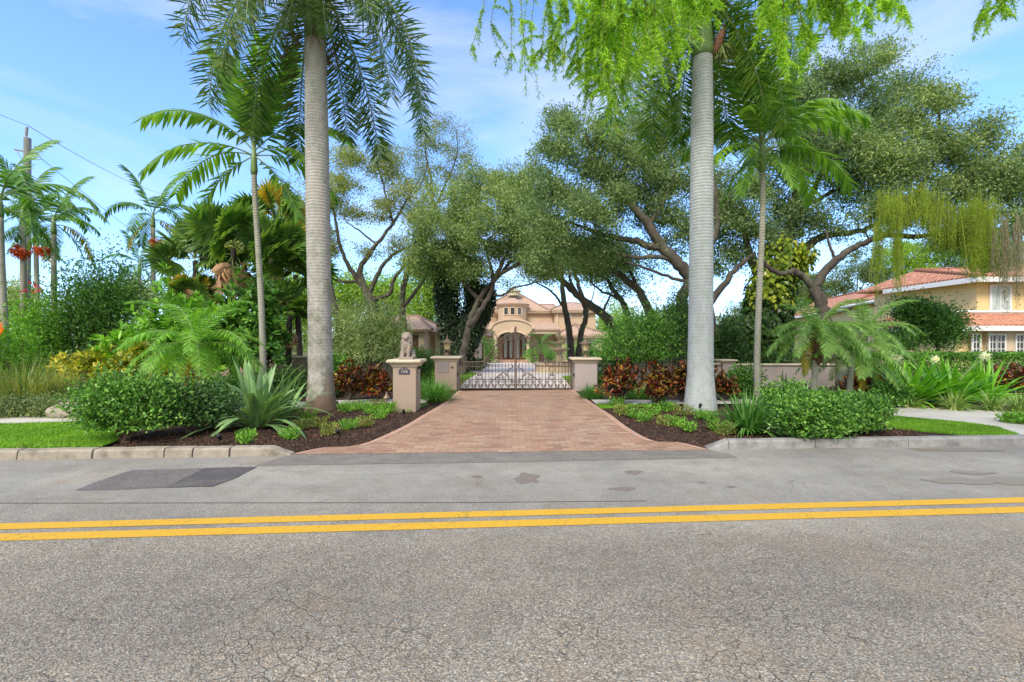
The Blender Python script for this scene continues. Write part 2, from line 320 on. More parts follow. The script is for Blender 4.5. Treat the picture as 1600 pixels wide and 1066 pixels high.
def roof_mat(name, c1, c2, c3, sx=3.2, sz=3.0):
    """barrel tile: rounded courses running up the slope with a step at each course"""
    m, N, L, b, o = new_mat(name); v = coords(N, L, (1, 1, 1), 'UV')
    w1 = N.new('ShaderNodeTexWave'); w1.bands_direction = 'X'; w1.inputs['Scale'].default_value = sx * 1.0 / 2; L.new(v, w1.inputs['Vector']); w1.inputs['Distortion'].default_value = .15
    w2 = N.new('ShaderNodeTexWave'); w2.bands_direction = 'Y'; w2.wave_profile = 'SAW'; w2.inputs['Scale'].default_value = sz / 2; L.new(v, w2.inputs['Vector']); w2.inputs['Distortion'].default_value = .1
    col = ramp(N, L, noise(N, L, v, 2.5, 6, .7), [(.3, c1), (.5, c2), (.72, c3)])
    sh = ramp(N, L, w2.outputs['Fac'], [(0, .62), (.18, 1.), (1, 1.)]); col = mixc(N, L, .9, col, sh, 'MULTIPLY'); col = mixc(N, L, 1., col, ramp(N, L, w1.outputs['Fac'], [(0, .7), (.4, 1.), (1, 1.1)]), 'MULTIPLY')  # shade of course steps and tile valleys painted into the colour
    L.new(col, b.inputs['Base Color']); b.inputs['Roughness'].default_value = .85
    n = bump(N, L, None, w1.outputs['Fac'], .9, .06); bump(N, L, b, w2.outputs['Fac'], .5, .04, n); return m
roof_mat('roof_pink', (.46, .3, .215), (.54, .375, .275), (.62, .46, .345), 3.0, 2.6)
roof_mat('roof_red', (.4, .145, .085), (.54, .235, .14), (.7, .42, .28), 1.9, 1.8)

def road_mat():
    m, N, L, b, o = new_mat('asphalt'); v = coords(N, L)
    def vor(scale, feat='F1', out='Color'):
        x = N.new('ShaderNodeTexVoronoi'); x.feature = feat; x.inputs['Scale'].default_value = scale; L.new(v, x.inputs['Vector']); return x.outputs[out]
    cell = N.new('ShaderNodeSeparateColor'); L.new(vor(120), cell.inputs[0])
    agg = ramp(N, L, cell.outputs[0], [(0, (.15, .13, .11)), (.35, (.23, .205, .175)), (.65, (.3, .27, .235)), (.9, (.38, .345, .295)), (1, (.52, .48, .41))])
    agg2 = ramp(N, L, cell.outputs[1], [(0, (.9, .96, 1.06)), (.5, (1, 1, 1)), (1, (1.12, .98, .85))]); agg = mixc(N, L, 1., agg, agg2, 'MULTIPLY')
    # the far lane is smoother and paler, the near lane coarse and browner
    sep = N.new('ShaderNodeSeparateXYZ'); L.new(v, sep.inputs[0]); sm = N.new('ShaderNodeMapRange')
    L.new(sep.outputs[1], sm.inputs[0]); sm.inputs['From Min'].default_value = 3.6; sm.inputs['From Max'].default_value = 4.9
    smooth = noise(N, L, v, 60, 5, .75); smc = ramp(N, L, smooth, [(.3, (.31, .3, .285)), (.7, (.42, .41, .39))])
    fm = N.new('ShaderNodeMath'); fm.operation = 'MULTIPLY'; L.new(sm.outputs[0], fm.inputs[0]); fm.inputs[1].default_value = .6
    col = mixc(N, L, fm.outputs[0], agg, smc)
    big = ramp(N, L, noise(N, L, v, .55, 6, .62), [(.3, (.8, .8, .82)), (.6, (1.06, 1.05, 1.03)), (.8, (1.15, 1.1, 1.02))]); col = mixc(N, L, 1., col, big, 'MULTIPLY')
    tan = ramp(N, L, noise(N, L, v, 1.3, 7, .7), [(.52, 0.), (.72, .5)]); col = mixc(N, L, tan, col, (.3, .22, .15))
    st = coords(N, L, (.5, 2.2, 1)); dk = ramp(N, L, noise(N, L, st, 1.1, 5, .6), [(.6, 0.), (.75, .45)]); col = mixc(N, L, dk, col, (.13, .12, .11))
    tw = N.new('ShaderNodeMath'); tw.operation = 'MULTIPLY_ADD'; sx_ = N.new('ShaderNodeSeparateXYZ'); L.new(v, sx_.inputs[0]); L.new(sx_.outputs[0], tw.inputs[0]); tw.inputs[1].default_value = -.065; L.new(sx_.outputs[1], tw.inputs[2])
    sn = N.new('ShaderNodeMath'); sn.operation = 'SINE'; ml = N.new('ShaderNodeMath'); ml.operation = 'MULTIPLY'; ml.inputs[1].default_value = 3.6; L.new(tw.outputs[0], ml.inputs[0]); L.new(ml.outputs[0], sn.inputs[0])
    band = ramp(N, L, sn.outputs[0], [(0, (.93, .93, .94)), (1, (1.06, 1.06, 1.05))]); col = mixc(N, L, 1., col, band, 'MULTIPLY')
    sp2 = ramp(N, L, noise(N, L, v, 26, 3, .6), [(.66, 0.), (.7, .6)]); col = mixc(N, L, sp2, col, (.1, .09, .085)); blo = ramp(N, L, noise(N, L, v, 3.1, 8, .75), [(.35, (.88, .87, .86)), (.65, (1.08, 1.08, 1.08))]); col = mixc(N, L, 1., col, blo, 'MULTIPLY')
    # cracks
    nz = N.new('ShaderNodeTexNoise'); nz.inputs['Scale'].default_value = 3; nz.inputs['Detail'].default_value = 6; L.new(v, nz.inputs['Vector'])
    wv = mixc(N, L, .32, v, nz.outputs['Color'], 'ADD'); vd = N.new('ShaderNodeTexVoronoi'); vd.feature = 'DISTANCE_TO_EDGE'; vd.inputs['Scale'].default_value = 1.7; L.new(wv, vd.inputs['Vector'])
    ck = ramp(N, L, vd.outputs['Distance'], [(0, 1.), (.007, 0.)]); msk = ramp(N, L, noise(N, L, v, .9, 4), [(.54, 0.), (.66, .8)])
    ck = mixc(N, L, 1., ck, msk, 'MULTIPLY')
    vd3 = N.new('ShaderNodeTexVoronoi'); vd3.feature = 'DISTANCE_TO_EDGE'; vd3.inputs['Scale'].default_value = 11; wv3 = mixc(N, L, .12, v, nz.outputs['Color'], 'ADD'); L.new(wv3, vd3.inputs['Vector'])      # crazed old surface in the near lane
    ck3 = ramp(N, L, vd3.outputs['Distance'], [(0, .75), (.035, 0.)]); nr_ = N.new('ShaderNodeMapRange'); nr_.inputs['From Min'].default_value = 3.5; nr_.inputs['From Max'].default_value = 2.5; L.new(sep.outputs[1], nr_.inputs[0])
    m3 = mixc(N, L, 1., ramp(N, L, noise(N, L, v, 1.1, 5, .6), [(.46, 0.), (.6, 1.)]), nr_.outputs[0], 'MULTIPLY'); ck3 = mixc(N, L, 1., ck3, m3, 'MULTIPLY'); ck = mixc(N, L, 1., ck, ck3, 'ADD'); col2 = mixc(N, L, ck, col, (.06, .055, .05))
    col2 = mixc(N, L, 1., col2, (.98, 1.02, 1.0), 'MULTIPLY'); L.new(col2, b.inputs['Base Color']); b.inputs['Roughness'].default_value = .88; b.inputs['Specular IOR Level'].default_value = .25
    n = bump(N, L, None, vor(95, 'F1', 'Distance'), .55, .012); n = bump(N, L, None, noise(N, L, v, 7, 5), .3, .02, n)
    inv = N.new('ShaderNodeMath'); inv.operation = 'SUBTRACT'; inv.inputs[0].default_value = 1; L.new(ck, inv.inputs[1]); bump(N, L, b, inv.outputs[0], .6, .02, n)
    # worn paint and patch share the crack pattern
    for nm, base, c2 in (('paint_yellow', (.6, .35, .03), (.7, .42, .045)), ('patch', (.1, .095, .094), (.18, .168, .165)), ('apron', (.13, .122, .11), (.25, .235, .212))):
        m2, N, L, b, o = new_mat(nm); v = coords(N, L); col = ramp(N, L, noise(N, L, v, 90, 5, .8), [(.3, base), (.7, c2)])
        if nm == 'paint_yellow':
            nz = N.new('ShaderNodeTexNoise'); nz.inputs['Scale'].default_value = 3; nz.inputs['Detail'].default_value = 6; L.new(v, nz.inputs['Vector'])
            wv = mixc(N, L, .32, v, nz.outputs['Color'], 'ADD'); vd = N.new('ShaderNodeTexVoronoi'); vd.feature = 'DISTANCE_TO_EDGE'; vd.inputs['Scale'].default_value = 2.6; L.new(wv, vd.inputs['Vector'])
            ck = ramp(N, L, vd.outputs['Distance'], [(0, .7), (.008, 0.)]); col = mixc(N, L, ck, col, (.2, .15, .06))
            wr = ramp(N, L, noise(N, L, v, 38, 8, .85), [(.52, 0.), (.66, .8)]); col = mixc(N, L, wr, col, (.4, .27, .07))
            vd2 = N.new('ShaderNodeMath'); vd2.operation = 'MULTIPLY'; L.new(ck, vd2.inputs[0]); vd2.inputs[1].default_value = .9
        if nm != 'paint_yellow': col = mixc(N, L, 1., col, ramp(N, L, noise(N, L, v, 2.5, 8, .75), [(.3, (.72, .72, .74)), (.7, (1.3, 1.28, 1.24))]), 'MULTIPLY'); col = mixc(N, L, ramp(N, L, noise(N, L, v, 34, 6, .8), [(.5, 0.), (.64, .55)]), col, (.36, .34, .31))
        L.new(col, b.inputs['Base Color']); b.inputs['Roughness'].default_value = .8; b.inputs['Specular IOR Level'].default_value = .25
        bump(N, L, b, noise(N, L, v, 90, 5, .8), .5, .012)
    # brick pavers
    m, N, L, b, o = new_mat('pavers'); v = coords(N, L)
    br = N.new('ShaderNodeTexBrick'); br.inputs['Scale'].default_value = 1; br.inputs['Brick Width'].default_value = .21; br.inputs['Row Height'].default_value = .105
    br.inputs['Mortar Size'].default_value = .006; br.inputs['Mortar Smooth'].default_value = .3; br.inputs['Color1'].default_value = (.0, .0, .0, 1); br.inputs['Color2'].default_value = (1, 1, 1, 1)
    br.inputs['Mortar'].default_value = (.5, .5, .5, 1); br.inputs['Bias'].default_value = 0; L.new(v, br.inputs['Vector'])
    nc = noise(N, L, v, 1.4, 5, .6)
    base = ramp(N, L, br.outputs['Color'], [(0, (.22, .125, .1)), (.25, (.36, .18, .125)), (.5, (.42, .24, .17)), (.75, (.34, .22, .175)), (1, (.5, .33, .235))])
    base = mixc(N, L, 1., base, ramp(N, L, nc, [(.3, (.8, .8, .84)), (.7, (1.15, 1.12, 1.08))]), 'MULTIPLY')
    base = mixc(N, L, 1., base, ramp(N, L, noise(N, L, v, 40, 5, .7), [(.3, .8), (.7, 1.15)]), 'MULTIPLY')
    base = mixc(N, L, .3, base, (.38, .25, .175)); base = mixc(N, L, 1., base, (1.0, 1.04, .96), 'MULTIPLY'); base = mixc(N, L, br.outputs['Fac'], base, (.22, .15, .115)); base = mixc(N, L, ramp(N, L, noise(N, L, v, .7, 7, .7), [(.5, 0.), (.72, .4)]), base, (.27, .2, .165)); L.new(base, b.inputs['Base Color']); b.inputs['Roughness'].default_value = .85
    inv = N.new('ShaderNodeMath'); inv.operation = 'SUBTRACT'; inv.inputs[0].default_value = 1; L.new(br.outputs['Fac'], inv.inputs[1])
    n = bump(N, L, None, inv.outputs[0], .5, .012); bump(N, L, b, noise(N, L, v, 30, 4), .3, .01, n)
    # palm trunk: pale grey with close rings, stains and lichen
    for nm, c1, c2, lich in (('royal_trunk', (.37, .355, .325), (.5, .485, .45), (.25, .29, .2)), ('royal_trunk_grey', (.38, .41, .41), (.5, .54, .54), (.3, .38, .29)), ('thin_trunk', (.3, .29, .24), (.42, .41, .34), (.2, .25, .13))):
        m, N, L, b, o = new_mat(nm); v = coords(N, L); wv = N.new('ShaderNodeTexWave'); wv.bands_direction = 'Z'; wv.inputs['Scale'].default_value = 4.6 if nm != 'thin_trunk' else 4.5
        wv.inputs['Distortion'].default_value = 1.6; wv.inputs['Detail'].default_value = 4; wv.inputs['Detail Scale'].default_value = 1.2; L.new(v, wv.inputs['Vector'])
        col = ramp(N, L, noise(N, L, coords(N, L, (3, 3, .8)), 2.5, 7, .7), [(.3, c1), (.7, c2)])
        rs_ = N.new('ShaderNodeSeparateXYZ'); L.new(v, rs_.inputs[0]); rh_ = N.new('ShaderNodeMapRange'); rh_.inputs['From Min'].default_value = 1.0; rh_.inputs['From Max'].default_value = 4.5; rh_.inputs['To Min'].default_value = .15; L.new(rs_.outputs[2], rh_.inputs[0])
        rm_ = N.new('ShaderNodeMath'); rm_.operation = 'MULTIPLY'; L.new(ramp(N, L, wv.outputs['Fac'], [(0, .42), (.22, 0.)]), rm_.inputs[0]); L.new(rh_.outputs[0], rm_.inputs[1]); rb_ = N.new('ShaderNodeMath'); rb_.operation = 'MULTIPLY'; L.new(wv.outputs['Fac'], rb_.inputs[0]); L.new(rh_.outputs[0], rb_.inputs[1])
        col = mixc(N, L, rm_.outputs[0], col, tuple(x * .6 for x in c1))
        col = mixc(N, L, ramp(N, L, noise(N, L, v, 5, 8, .75), [(.5, 0.), (.66, .75)]), col, lich)
        col = mixc(N, L, ramp(N, L, noise(N, L, v, 14, 8, .8), [(.56, 0.), (.66, .75)]), col, tuple(x * .45 for x in c1))
        st_ = N.new('ShaderNodeSeparateXYZ'); L.new(v, st_.inputs[0]); hi_ = N.new('ShaderNodeMapRange'); hi_.inputs['From Min'].default_value = 5.2; hi_.inputs['From Max'].default_value = 2.5; L.new(st_.outputs[2], hi_.inputs[0]); m9 = N.new('ShaderNodeMath'); m9.operation = 'MULTIPLY'; L.new(hi_.outputs[0], m9.inputs[0]); L.new(ramp(N, L, noise(N, L, v, 3.2, 9, .78), [(.44, 0.), (.62, .8)]), m9.inputs[1])
        if nm == 'royal_trunk': col = mixc(N, L, m9.outputs[0], col, (.17, .17, .12))
        if nm == 'royal_trunk':
            sp = N.new('ShaderNodeSeparateXYZ'); L.new(v, sp.inputs[0]); lo = N.new('ShaderNodeMapRange'); lo.inputs['From Min'].default_value = 1.25; lo.inputs['From Max'].default_value = .2
            L.new(sp.outputs[2], lo.inputs[0]); mm = N.new('ShaderNodeMath'); mm.operation = 'MULTIPLY'; L.new(lo.outputs[0], mm.inputs[0]); L.new(ramp(N, L, noise(N, L, v, 1.6, 4), [(.38, 0.), (.45, 1.)]), mm.inputs[1])
            col = mixc(N, L, mm.outputs[0], col, (.17, .115, .08))
        L.new(col, b.inputs['Base Color']); b.inputs['Roughness'].default_value = .9; b.inputs['Specular IOR Level'].default_value = .2
        n = bump(N, L, None, rb_.outputs[0], .45, .014); bump(N, L, b, noise(N, L, v, 20, 6, .7), .5, .02, n)
road_mat()
# ================================================================ ground, road, pavements
def kl(X): return 6.6 + .0605 * X          # where the road meets the kerb
def sheet(name, pts, mat, kind='structure', z=None):
    if name in ('road_patch', 'road_stain') and len(pts) < 20:      # ragged tar edges
        rr_ = random.Random(len(pts)); q_ = []
        for i in range(len(pts)):
            a, c = pts[i], pts[(i+1) % len(pts)]; m_ = max(1, int(math.dist(a[:2], c[:2])/.12)); q_ += [(a[0]+(c[0]-a[0])*k/m_+rr_.uniform(-.008, .008), a[1]+(c[1]-a[1])*k/m_+rr_.uniform(-.008, .008)) for k in range(m_)]
        pts = q_
    b = MB(); n = len(pts); b.add([(p[0], p[1], p[2] if len(p) > 2 else z) for p in pts], poly=[list(range(n))]); o = b.build(name, mat)
    if kind: o['kind'] = kind
    return o
def zd(Y, X=0):                            # the driveway climbs a little from the gutter
    t = min(1, max(0, (Y - kl(X)) / 2.6)); return .006 + .098 * t
g = MB(); xs = [-900, -60, -14, -13.9, 0, 13.9, 14, 60, 900]; rows = []
for x in xs:
    k = kl(max(-60, min(60, x)))
    rows.append([(x, -300, -.06), (x, k + .08, -.06), (x, k + .1, .06 if abs(x) >= 14 else -.06), (x, 14.3, .06 if abs(x) >= 14 else -.06), (x, 14.35, .06), (x, 17, .06), (x, 50, -.73), (x, 1500, -.73)])
g.add([p for r in rows for p in r], [(i*8+j, (i+1)*8+j, (i+1)*8+j+1, i*8+j+1) for i in range(len(xs)-1) for j in range(7)])
g.build('ground', MT['earth'])['kind'] = 'structure'
XR = 70
sheet('road', [(-XR, -3.2 - .0605*XR), (XR, -3.2 + .0605*XR), (XR, kl(XR)+.02), (-XR, kl(-XR)+.02)], MT['asphalt'], z=0)
def ln(y0, s, w, nm):
    n = 60; b = MB(); X = np.linspace(-XR, XR, n + 1)
    b.add(np.concatenate([np.stack([X, y0 + s*X - w/2, X*0 + .004], 1), np.stack([X, y0 + s*X + w/2, X*0 + .004], 1)]), [(i, i+1, n+2+i, n+1+i) for i in range(n)]); b.build(nm, MT['paint_yellow'])['kind'] = 'structure'
ln(4.275, .0695, .142, 'road_line'); ln(4.035, .0685, .146, 'road_line')
def RG(px, py): D = H * F / (py - 533); return ((px-800)/F*D, D)
sheet('road_patch', [RG(*p) for p in ((116, 767), (160, 750), (206, 735), (320, 732), (262, 762), (200, 765))], MT['patch'], z=.004)
M('patch_dark', (.07, .066, .068), (.12, .112, .112), 60, .85, bs=90, bstr=.5, c3=(.15, .14, .135), s3=3)
sheet('road_patch', [RG(*p) for p in ((258, 762.5), (322, 732), (401, 730), (372, 746), (332, 761))], MT['patch_dark'], z=.007)
sheet('road_patch', [RG(*p) for p in ((398, 728), (430, 718), (452, 710.5), (800, 706.2), (1108, 703), (1138, 710), (1152, 715), (800, 722.5))], MT['apron'], z=.004)
M('seam', (.05, .045, .04), rough=.9)
sheet('road_seam', [RG(-30, 787), RG(700, 786.2), RG(1010, 783.5), RG(1010, 783), RG(700, 785.6), RG(-30, 786.3)], MT['seam'], z=.003)
M('oil', (.17, .14, .12), (.24, .21, .19), 30, .8); M('damp', (.2, .175, .14), (.26, .24, .2), 30, .7)
def blot(px, py, rx, ry, mat, seed):
    r = random.Random(seed); c = RG(px, py); e = RG(px + rx, py); f = RG(px, py + ry); a = abs(e[0] - c[0]); bb = abs(f[1] - c[1]); n = 28
    ph = [r.uniform(0, 6.28) for _ in range(4)]
    sheet('road_stain', [(c[0] + a*math.cos(t)*(1+.25*math.sin(2*t+ph[0])+.15*math.sin(5*t+ph[1])), c[1] + bb*math.sin(t)*(1+.2*math.sin(3*t+ph[2])+.12*math.sin(7*t+ph[3]))) for t in [k*2*math.pi/n for k in range(n)]], mat, z=.0025 + .0003*seed)
for k, a in enumerate(((824, 748, 22, 8), (972, 764, 18, 3), (990, 738, 14, 3), (1142, 761, 7, 1.6), (1096, 754, 6, 1.3), (745, 745, 9, 2))): blot(*a, MT['oil'], k)
for k, a in enumerate(((1500, 752, 45, 6), (1575, 752, 34, 6), (1520, 739, 28, 3), (1490, 703, 70, 3))): blot(*a, MT['damp'], 7 + k)

# driveway in brick pavers, flaring to the road
def EP(pts): return [RG(px, py) if py > 690 else tuple(G(px, py))[:2] for px, py in pts]
left_e = EP([(454, 711.0), (505, 702), (560, 688), (605, 674), (642, 659), (668, 645), (690, 632), (706, 620), (716, 611)])
right_e = EP([(1108, 703.2), (1062, 694), (1022, 682), (985, 667), (958, 651), (936, 637), (918, 625), (903, 615), (896, 609)])
left_s = smooth_path([(a, b, 0) for a, b in left_e], 4); right_s = smooth_path([(a, b, 0) for a, b in right_e], 4)
def grid_between(name, A, B, n, mat, zf, kind='structure'):
    m = len(A); b = MB(); v = []
    for i in range(m):
        for j in range(n + 1):
            t = j / n; x = A[i][0]*(1-t) + B[i][0]*t; y = A[i][1]*(1-t) + B[i][1]*t; v.append((x, y, zf(x, y)))
    b.add(v, [(i*(n+1)+j, i*(n+1)+j+1, (i+1)*(n+1)+j+1, (i+1)*(n+1)+j) for i in range(m-1) for j in range(n)]); o = b.build(name, mat); o['kind'] = kind; return o
grid_between('driveway', left_s, right_s, 24, MT['pavers'], lambda x, y: zd(y, x))
M('edge_brick', (.38, .23, .17), (.5, .33, .25), 9, .85, bs=30)
for nm, E, s in (('driveway_edging', left_s, 1), ('driveway_edging', right_s, -1)):
    grid_between(nm, E, [(x + s*.12, y + .02, 0) for x, y, _ in E], 1, MT['edge_brick'], lambda x, y: zd(y, x) + .004)
yd = lambda Y: gz(Y) + .012
ip = [(-1.72, 14.25), (-1.72, 19), (-1.75, 23), (-2.6, 27), (-5, 32), (-7.5, 38), (-8, 46.5), (12.5, 46.5), (13, 38), (11, 31), (8, 25.5), (5.4, 23.4), (3.4, 22), (2.3, 20.5), (1.95, 18), (1.88, 14.25)]
def strip_sheet(name, Lf, Rt, mat, dz=.012):
    ys = [14.25, 16, 17, 18, 20, 21, 22, 23, 24, 26, 28, 31, 34, 38, 42, 46.5]; b = MB(); v = []
    for y in ys: v += [(np.interp(y, *Lf), y, gz(y) + dz), (np.interp(y, *Rt), y, gz(y) + dz)]
    b.add(v, [(2*i, 2*i+1, 2*i+3, 2*i+2) for i in range(len(ys)-1)]); b.build(name, mat)['kind'] = 'structure'
strip_sheet('driveway_court', ((14.2, 23, 27, 32, 38, 47), (-1.72, -1.75, -2.6, -5, -7.5, -8)), ((14.2, 20.5, 22, 23.4, 25.5, 31, 38, 47), (1.88, 2.2, 3.4, 5.4, 8, 11, 13, 12.5)), MT['patio'])
strip_sheet('front_lawn', ((14.2, 47), (-7.5, -10)), ((14.2, 23, 27, 32, 38, 47), (-1.73, -1.76, -2.61, -5.01, -7.51, -8.01)), MT['lawn_base'], .004)
strip_sheet('front_lawn', ((14.2, 20.5, 22, 23.4, 25.5, 31, 38, 47), (1.89, 2.21, 3.41, 5.41, 8.01, 11.01, 13.01, 12.51)), ((14.2, 47), (8.5, 14)), MT['lawn_base'], .004)

# pavement behind the beds
def ribbon(name, pts, w, mat, z):
    p = smooth_path([(a, b, 0) for a, b in pts], 5); T = np.gradient(p, axis=0); T /= np.linalg.norm(T, axis=1)[:, None]; N_ = np.stack([-T[:, 1], T[:, 0], T[:, 0]*0], 1) * w / 2
    grid_between(name, p + N_, p - N_, 2, mat, lambda x, y: z)
ribbon('pavement', [(-30, 5.4), (-16, 7.5), (-9.5, 8.57), (-8.35, 8.8), (-6.6, 9.6), (-5.2, 10.6), (-3.75, 11.2), (-2.08, 11.35)], .85, MT['concrete'], .128)
ribbon('pavement', [(1.98, 11.2), (4.0, 11.15), (5.6, 11.2)], .75, MT['concrete'], .128)
sheet('pavement', [(5.55, 11.6), (6.4, 11.6), (7.4, 11.0), (8.5, 10.4), (10.2, 9.75), (14, 9.9), (40, 11.4), (40, 10.5), (14, 9.0), (10.7, 8.72), (10.0, 8.25), (9.4, 7.4), (9.3, 7.22), (7.95, 7.2), (8.3, 7.9), (8.2, 8.4), (7.6, 9.0), (6.6, 9.8), (5.6, 10.8)], MT['concrete'], z=.13)
def kerb(name, segs, mat, zt, seed):
    r = random.Random(seed); b = MB()
    for x0, x1, h0, h1 in segs:
        o = r.uniform(-.008, .008); n = 6; pr = []
        for i in range(n + 1):
            t = i / n; x = x0 + (x1 - x0)*t; y = kl(x) + o + r.uniform(-.004, .004); h = (h0 + (h1-h0)*t)*zt + r.uniform(-.003, .003); w = .17
            pr += [(x, y, -.02), (x, y+.012, h-.03), (x, y+.035, h-.003), (x, y+w-.02, h), (x, y+w, h-.02), (x, y+w, -.02)]
        b.add(pr, [(6*i+j, 6*i+6+j, 6*i+7+j, 6*i+j+1) for i in range(n) for j in range(5)], poly=[[5,4,3,2,1,0], [6*n+j for j in range(6)]])
    o = b.build(name, mat); o['kind'] = 'structure'; return o
def kx(px): t = (px - 800)/F; return t*6.6/(1 - .0605*t)
jl = [-60] + list(np.arange(-58, -8.5, 1.5)) + [kx(p) for p in (25, 143, 255, 300, 358)]
kerb('kerb', [(jl[i]+.012, jl[i+1]-.012, 1, 1) for i in range(len(jl)-1)] + [(kx(358)+.012, kx(420), 1, .97), (kx(420), kx(452), .97, .15)], MT['kerb_stone'], .125, 1)
jr = [kx(p) for p in (1140, 1275, 1420, 1560)] + list(np.arange(9.5, 60, 3))
kerb('kerb', [(kx(1108), kx(1139), .15, 1)] + [(jr[i]+.004, jr[i+1]-.004, 1, 1) for i in range(len(jr)-1)], MT['kerb_grey'], .13, 2)

# planting beds of dark mulch either side of the drive
def dpoly(x, y, E):
    p = np.stack([x.ravel(), y.ravel()], 1); d = np.full(len(p), 9.)
    for i in range(len(E)-1):
        a = np.array(E[i][:2]); b_ = np.array(E[i+1][:2]); ab = b_-a; t = np.clip(((p-a)@ab)/(ab@ab), 0, 1); d = np.minimum(d, np.linalg.norm(p-(a+t[:, None]*ab), axis=1))
    return d.reshape(x.shape)
def bed_h(x, y):
    dl = np.minimum(dpoly(x, y, left_s), dpoly(x, y, right_s)); t = np.clip(dl/.5, 0, 1); t = t*t*(3-2*t)
    base = np.clip((y - kl(x) - .1)/.3, 0, 1); zdv = .006+.098*np.clip((y-kl(x))/2.6, 0, 1)
    h = .085 + .05*np.sin(1.7*x+.6)*np.sin(2.1*y+1)*base + .015*np.sin(9*x+3*y)*np.sin(7*y-2*x)
    h = h*t + (zdv-.012)*(1-t); return np.where(y > 10.3, np.minimum(h, .11), h)
def bed(name, x0, x1, y1, side):
    nx = int((x1-x0)/.06); ny = 150; X = np.linspace(x0, x1, nx+1); U = np.linspace(0, 1, ny+1)
    xx = np.repeat(X[:, None], ny+1, 1); ys = kl(X)+.15; yy = ys[:, None] + (y1-ys[:, None])*U[None]
    E = left_s if side < 0 else right_s; xe = np.interp(yy, E[:, 1], E[:, 0])
    inside = (xx < xe - .0) if side < 0 else (xx > xe + .0); zz = bed_h(xx, yy)
    zz = zz + rng.normal(size=zz.shape)*.004
    v = np.stack([xx, yy, zz], -1).reshape(-1, 3); i, j = np.meshgrid(np.arange(nx), np.arange(ny), indexing='ij')
    ok = inside[:-1, :-1] | inside[1:, 1:] | inside[1:, :-1] | inside[:-1, 1:]
    i = i[ok]; j = j[ok]; q = np.stack([i*(ny+1)+j, (i+1)*(ny+1)+j, (i+1)*(ny+1)+j+1, i*(ny+1)+j+1], 1)
    b = MB(); b.add(v, q); o = b.build(name, MT['mulch'], smooth=True); o['kind'] = 'structure'
bed('planting_bed', -6.9, -.9, 14.3, -1); bed('planting_bed', 1.0, 6.4, 14.3, 1)
sheet('planting_bed', [(6.4, kl(6.4)+.15), (7.3, kl(7.3)+.15), (6.6, 8.0), (6.4, 8.5)], MT['mulch'], z=.108)
sheet('planting_bed', [(6.2, 10.4), (8.5, 10.2), (10.2, 9.7), (14, 9.85), (30, 10.8), (30, 17), (6.2, 17)], MT['mulch'], z=.112)
sheet('planting_bed', [(-30, 5.9), (-12, 8.5), (-7.5, 9.4), (-6.8, 10), (-6.8, 15), (-30, 17)], MT['mulch'], z=.112)
# chips strewn over the beds
n = 42000; x = rnd(n, -6.9, 6.6); y = kl(x)+.16+(rnd(n)**1.3)*5; E1 = np.interp(y, left_s[:, 1], left_s[:, 0]); E2 = np.interp(y, right_s[:, 1], right_s[:, 0])
k = ((x < E1-.03) | (x > E2+.03)); x, y = x[k], y[k]; n = len(x); A = rdir(n)*np.array([1, 1, .35]); A = nrm(A); b = MB()
b.leaves(np.stack([x, y, bed_h(x, y)+.008], 1), A, perp(A, 1.5), rnd(n, .02, .06), rnd(n, .01, .022), fold=.1); b.build('mulch_chips', MT['chips'])['kind'] = 'stuff'
n = 700; x = rnd(n, -2.6, 2.6); y = kl(x)+rnd(n)*4; A = nrm(rdir(n)*np.array([1, 1, .1])); b = MB(); k = (x > np.interp(y, left_s[:, 1], left_s[:, 0])) & (x < np.interp(y, right_s[:, 1], right_s[:, 0])); b2 = MB()
# lawns: base sheet and blades
def lawn(poly, n, hgt, name='grass', z=.113, base=True):
    if base: sheet('verge', poly, MT['lawn_base'], z=z)
    pl = np.array(poly); lo = pl.min(0); hi = pl.max(0); x = rnd(n, lo[0], hi[0]); y = rnd(n, lo[1], hi[1]); c = np.zeros(n, bool); m = len(pl)
    for i in range(m):
        a, b_ = pl[i], pl[(i+1) % m]; t = ((a[1] > y) != (b_[1] > y)) & (x < (b_[0]-a[0])*(y-a[1])/(b_[1]-a[1]+1e-12)+a[0]); c ^= t
    x, y = x[c], y[c]; n = len(x); d = rdir(n)*np.array([.6, .6, 0])+np.array([0, 0, 1]); b = MB()
    z = z if np.isscalar(z) else z
    b.strips(np.stack([x, y, np.full(n, z)], 1), d, rdir(n)*np.array([1, 1, 0]), rnd(n, .6, 1.2)*hgt, rnd(n, .006, .011)*(hgt/.05)**.5, 2, .8, (.9, .8, 0)); o = b.build(name, MT['lawn']); o['kind'] = 'stuff'
lawn([(-14, kl(-14)+.17), (-5.75, kl(-5.75)+.17), (-5.9, 6.9), (-6.5, 7.7), (-7.3, 8.5), (-9.5, 8.15), (-14, 7.4)], 90000, .05)
lawn([(6.5, 7.75), (7.15, kl(7.15)+.17), (8.0, kl(8)+.17), (8.32, 7.9), (8.2, 8.35), (7.6, 8.95), (6.7, 9.7), (6.2, 9.3), (6.4, 8.4)], 42000, .045)
lawn([(-3.5, 10.0), (-2.15, 9.7), (-1.95, 10.8), (-3.4, 10.75), (-4.3, 10.3)], 7000, .05, base=False)
lawn([(1.95, 10.1), (3.1, 10.4), (3.1, 10.75), (1.95, 10.8)], 5000, .045, base=False)
